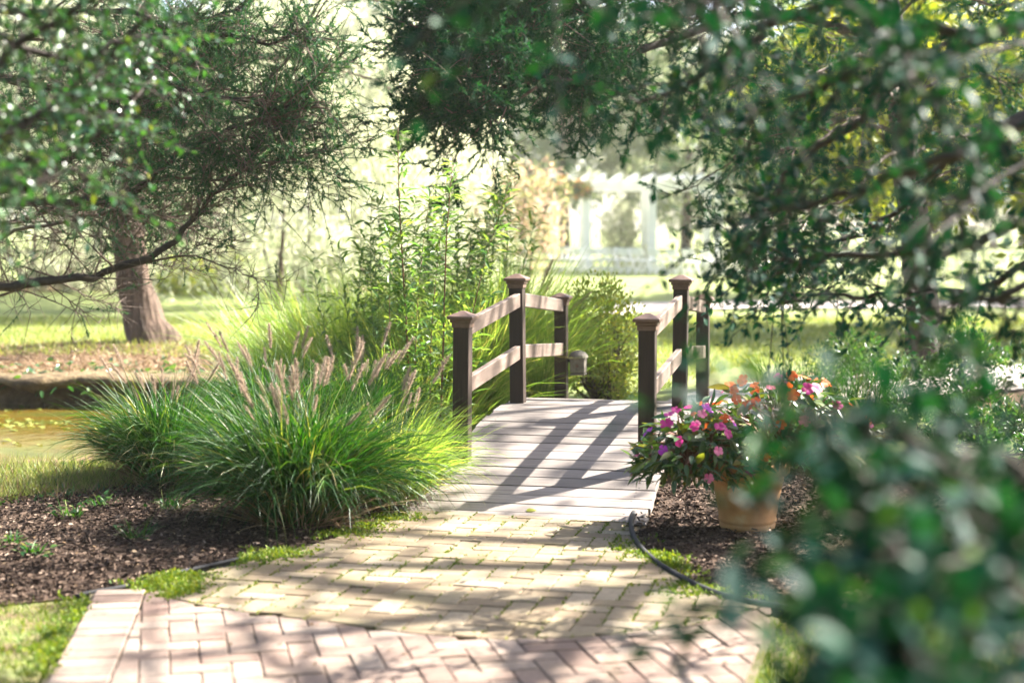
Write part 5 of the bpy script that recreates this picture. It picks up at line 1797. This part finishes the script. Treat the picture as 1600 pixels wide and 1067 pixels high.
def bgtree(name, label, x, y, rad, hz, z0, kind, seed, group=None):
    rg = np.random.default_rng(seed)
    g0 = float(gz(x, y))
    root = thing(name, label, 'tree', (x, y, g0), group)
    ztop = z0 + hz
    if kind == 'willow':
        me = willows[seed % 2]
        cen = None
    else:
        me, cen = crowns[kind][seed % 2]
    Mx = Matrix.Translation((x, y, g0 + z0)) @ Matrix.Rotation(rg.random() * 6.28, 4, 'Z') @ Matrix.Diagonal((rad, rad, hz / 2, 1))
    tag(link('crown', me, root, Mx), kind='stuff')
    h_ = z0 + hz * .62
    tp = [(x, y, g0 - .1), (x + rg.normal(0, .1), y, g0 + h_ * .4), (x + rg.normal(0, .2), y + rg.normal(0, .2), g0 + h_)]
    tr = .02 * (z0 + hz) + .04
    if kind == 'willow':
        tr *= .45
        tp = [(x, y, g0 - .1), (x + .1, y, g0 + hz * .16), (x + .15, y + .1, g0 + hz * .32)]
    MB().tube(spline(tp, 12), np.linspace(tr, tr * .3, 12), 9).build('trunk', M['bark'], root, True)
    for k in range(0 if kind == 'willow' else 6):
        a = rg.random() * 6.28
        s_ = np.array(tp[1]) * .5 + np.array(tp[2]) * .5 * 1.0
        s_ = np.array([x, y, g0 + rg.uniform(z0 * .9 + .2, h_)])
        e = s_ + np.array([math.cos(a) * rad * .7, math.sin(a) * rad * .7, hz * .25])
        MB().tube(spline([s_, (s_ + e) / 2 + [0, 0, .1], e], 8), np.linspace(tr * .4, tr * .08, 8), 6).build('limb', M['bark'], root, True)
T_ = [
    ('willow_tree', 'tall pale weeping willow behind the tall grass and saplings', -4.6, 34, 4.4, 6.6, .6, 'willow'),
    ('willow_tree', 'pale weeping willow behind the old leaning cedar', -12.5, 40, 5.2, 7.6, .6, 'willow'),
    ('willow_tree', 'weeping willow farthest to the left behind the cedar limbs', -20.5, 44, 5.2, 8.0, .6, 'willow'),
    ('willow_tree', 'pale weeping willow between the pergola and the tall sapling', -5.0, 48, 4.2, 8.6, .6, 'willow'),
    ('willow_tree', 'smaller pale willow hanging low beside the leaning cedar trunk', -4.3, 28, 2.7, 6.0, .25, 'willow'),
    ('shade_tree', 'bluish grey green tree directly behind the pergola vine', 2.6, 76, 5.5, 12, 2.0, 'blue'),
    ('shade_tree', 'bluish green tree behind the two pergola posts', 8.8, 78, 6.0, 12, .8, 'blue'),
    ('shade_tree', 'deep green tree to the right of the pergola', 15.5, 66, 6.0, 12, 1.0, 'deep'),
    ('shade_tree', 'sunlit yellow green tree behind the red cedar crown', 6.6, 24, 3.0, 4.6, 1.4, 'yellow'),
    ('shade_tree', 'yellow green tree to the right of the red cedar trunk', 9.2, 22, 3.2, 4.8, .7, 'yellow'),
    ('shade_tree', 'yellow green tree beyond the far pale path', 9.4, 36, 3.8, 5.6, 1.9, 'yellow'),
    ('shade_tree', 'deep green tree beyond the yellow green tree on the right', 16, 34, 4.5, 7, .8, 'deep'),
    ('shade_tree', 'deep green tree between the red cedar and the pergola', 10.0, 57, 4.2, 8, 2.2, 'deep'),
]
crowns['open'] = [crown_mesh(1051, 48, 13, .055, 'deep'), crown_mesh(1050, 60, 20, .055, 'deep')]
T_ += [  # added out of frame, crowns kept sparse to soften sun on deck and bricks
    ('shade_tree', 'unseen open crowned tree added right of the frame to dapple the bridge', 8.6, 14.4, 3.6, 6.0, 4.6, 'open'),
    ('shade_tree', 'unseen open crowned tree added right of the frame to dapple the brick walk', 7.6, 10.2, 3.4, 6.0, 4.6, 'open'),
]
for i, (nm, lab, x, y, rad, hz, z0, kd) in enumerate(T_):
    bgtree(nm, lab, x, y, rad, hz, z0, kd, 1100 + i)
wd = MB()  # trees added out of view to keep sky light off camera-facing surfaces
rg = np.random.default_rng(1190)
for (x, y, r_, h_) in ((-5, -7, 3.5, 9), (1, -8.5, 4, 10), (6.5, -6, 3.5, 9), (-11, -4, 4, 9), (11, -2, 4, 9), (-2, -15, 5, 12), (5, -15, 5, 12), (-15, 4, 4, 9)):
    n_ = 2600
    o = rdir(rg, n_)
    q = o * (rg.random((n_, 1)) ** .35) * [r_, r_, h_ / 2] + [x, y, h_ / 2 + .3]
    scatter(wd, LEAF5, q, o + rg.normal(0, .6, (n_, 3)), rdir(rg, n_), rg.uniform(.3, .6, n_), rg.uniform(.2, .4, n_), 0)
    wd.tube([(x, y, -.1), (x, y, h_ * .3), (x + .2, y, h_ * .7)], [.25, .2, .08], 8, 1)
tag(wd.build('unseen_trees', [M['deep'], M['bark']]), 'unseen trees added behind the viewpoint to block sky light', 'unseen_trees', kind='stuff')
rg = np.random.default_rng(1200)
for k in range(22):
    x = -52 + k * 5.0 + rg.normal(0, 1)
    y = 100 + rg.normal(0, 5) + .006 * x * x
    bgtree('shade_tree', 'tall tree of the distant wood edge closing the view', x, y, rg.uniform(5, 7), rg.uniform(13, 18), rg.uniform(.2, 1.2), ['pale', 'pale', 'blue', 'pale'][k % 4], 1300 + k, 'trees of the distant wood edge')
for i, (x, y, rx, hz, lab) in enumerate(((-14, 38, 1.6, 1.3, 'low bush on the far lawn left of the leaning trunk'), (-10.6, 37, 1.3, 1.1, 'low bush on the far lawn just left of the leaning trunk'), (-7.2, 36, 1.5, 1.2, 'low bush on the far lawn just right of the leaning trunk'),
                                    (-4.4, 33, 1.4, 1.3, 'pale bush at the foot of the tall willow'), (-18.5, 40, 1.8, 1.6, 'low bush on the far lawn at the left edge'),
                                    (-12.2, 39, 2.4, 3.4, 'tall pale bush under the willow behind the leaning cedar'), (-9.0, 39.5, 2.0, 2.6, 'tall pale bush between the two nearer willows'), (-5.4, 35, 1.9, 2.8, 'tall pale bush before the tall willow trunk'),
                                    (-2.4, 33, 1.6, 2.6, 'tall pale bush behind the two saplings'), (-20.5, 43, 2.6, 3.6, 'tall pale bush under the leftmost willow'), (-15.6, 42, 2.4, 3.0, 'tall pale bush left of the leaning cedar trunk'), (-2.6, 45.5, 2.0, 2.6, 'tall pale bush left of the pinkish shrub'))):
    round_shrub('lawn_bush', lab, np.array([x, y, float(gz(x, y))]), rx, rx, hz, 3200, .12, (['willow', 'willow', 'boxwood', 'willow', 'willow'] + ['willow'] * 9)[i], 1400 + i, None, 22)
bpy.context.view_layer.update()
# ------------------------------------------------------------------ thin scattering volume added to wash out the background
hz_ = MB().box((0, 195, 11.0), (430, 300, 12.5))
hm = bpy.data.materials.new('washout_volume')
hm.use_nodes = True
for n_ in list(hm.node_tree.nodes):
    if n_.type != 'OUTPUT_MATERIAL':
        hm.node_tree.nodes.remove(n_)
pv = hm.node_tree.nodes.new('ShaderNodeVolumePrincipled')
pv.inputs['Color'].default_value = (1.0, .98, .93, 1)
pv.inputs['Density'].default_value = 0.0005
pv.inputs['Anisotropy'].default_value = 0.3
hm.node_tree.links.new(pv.outputs[0], [n_ for n_ in hm.node_tree.nodes if n_.type == 'OUTPUT_MATERIAL'][0].inputs['Volume'])
tag(hz_.build('washout_volume', hm), 'thin scattering volume added to pale the overexposed background', 'washout_volume', kind='stuff')
bpy.context.view_layer.update()
print('objects', len(bpy.data.objects), 'tris', sum(len(m.loops) - 2 * len(m.polygons) for m in bpy.data.meshes))
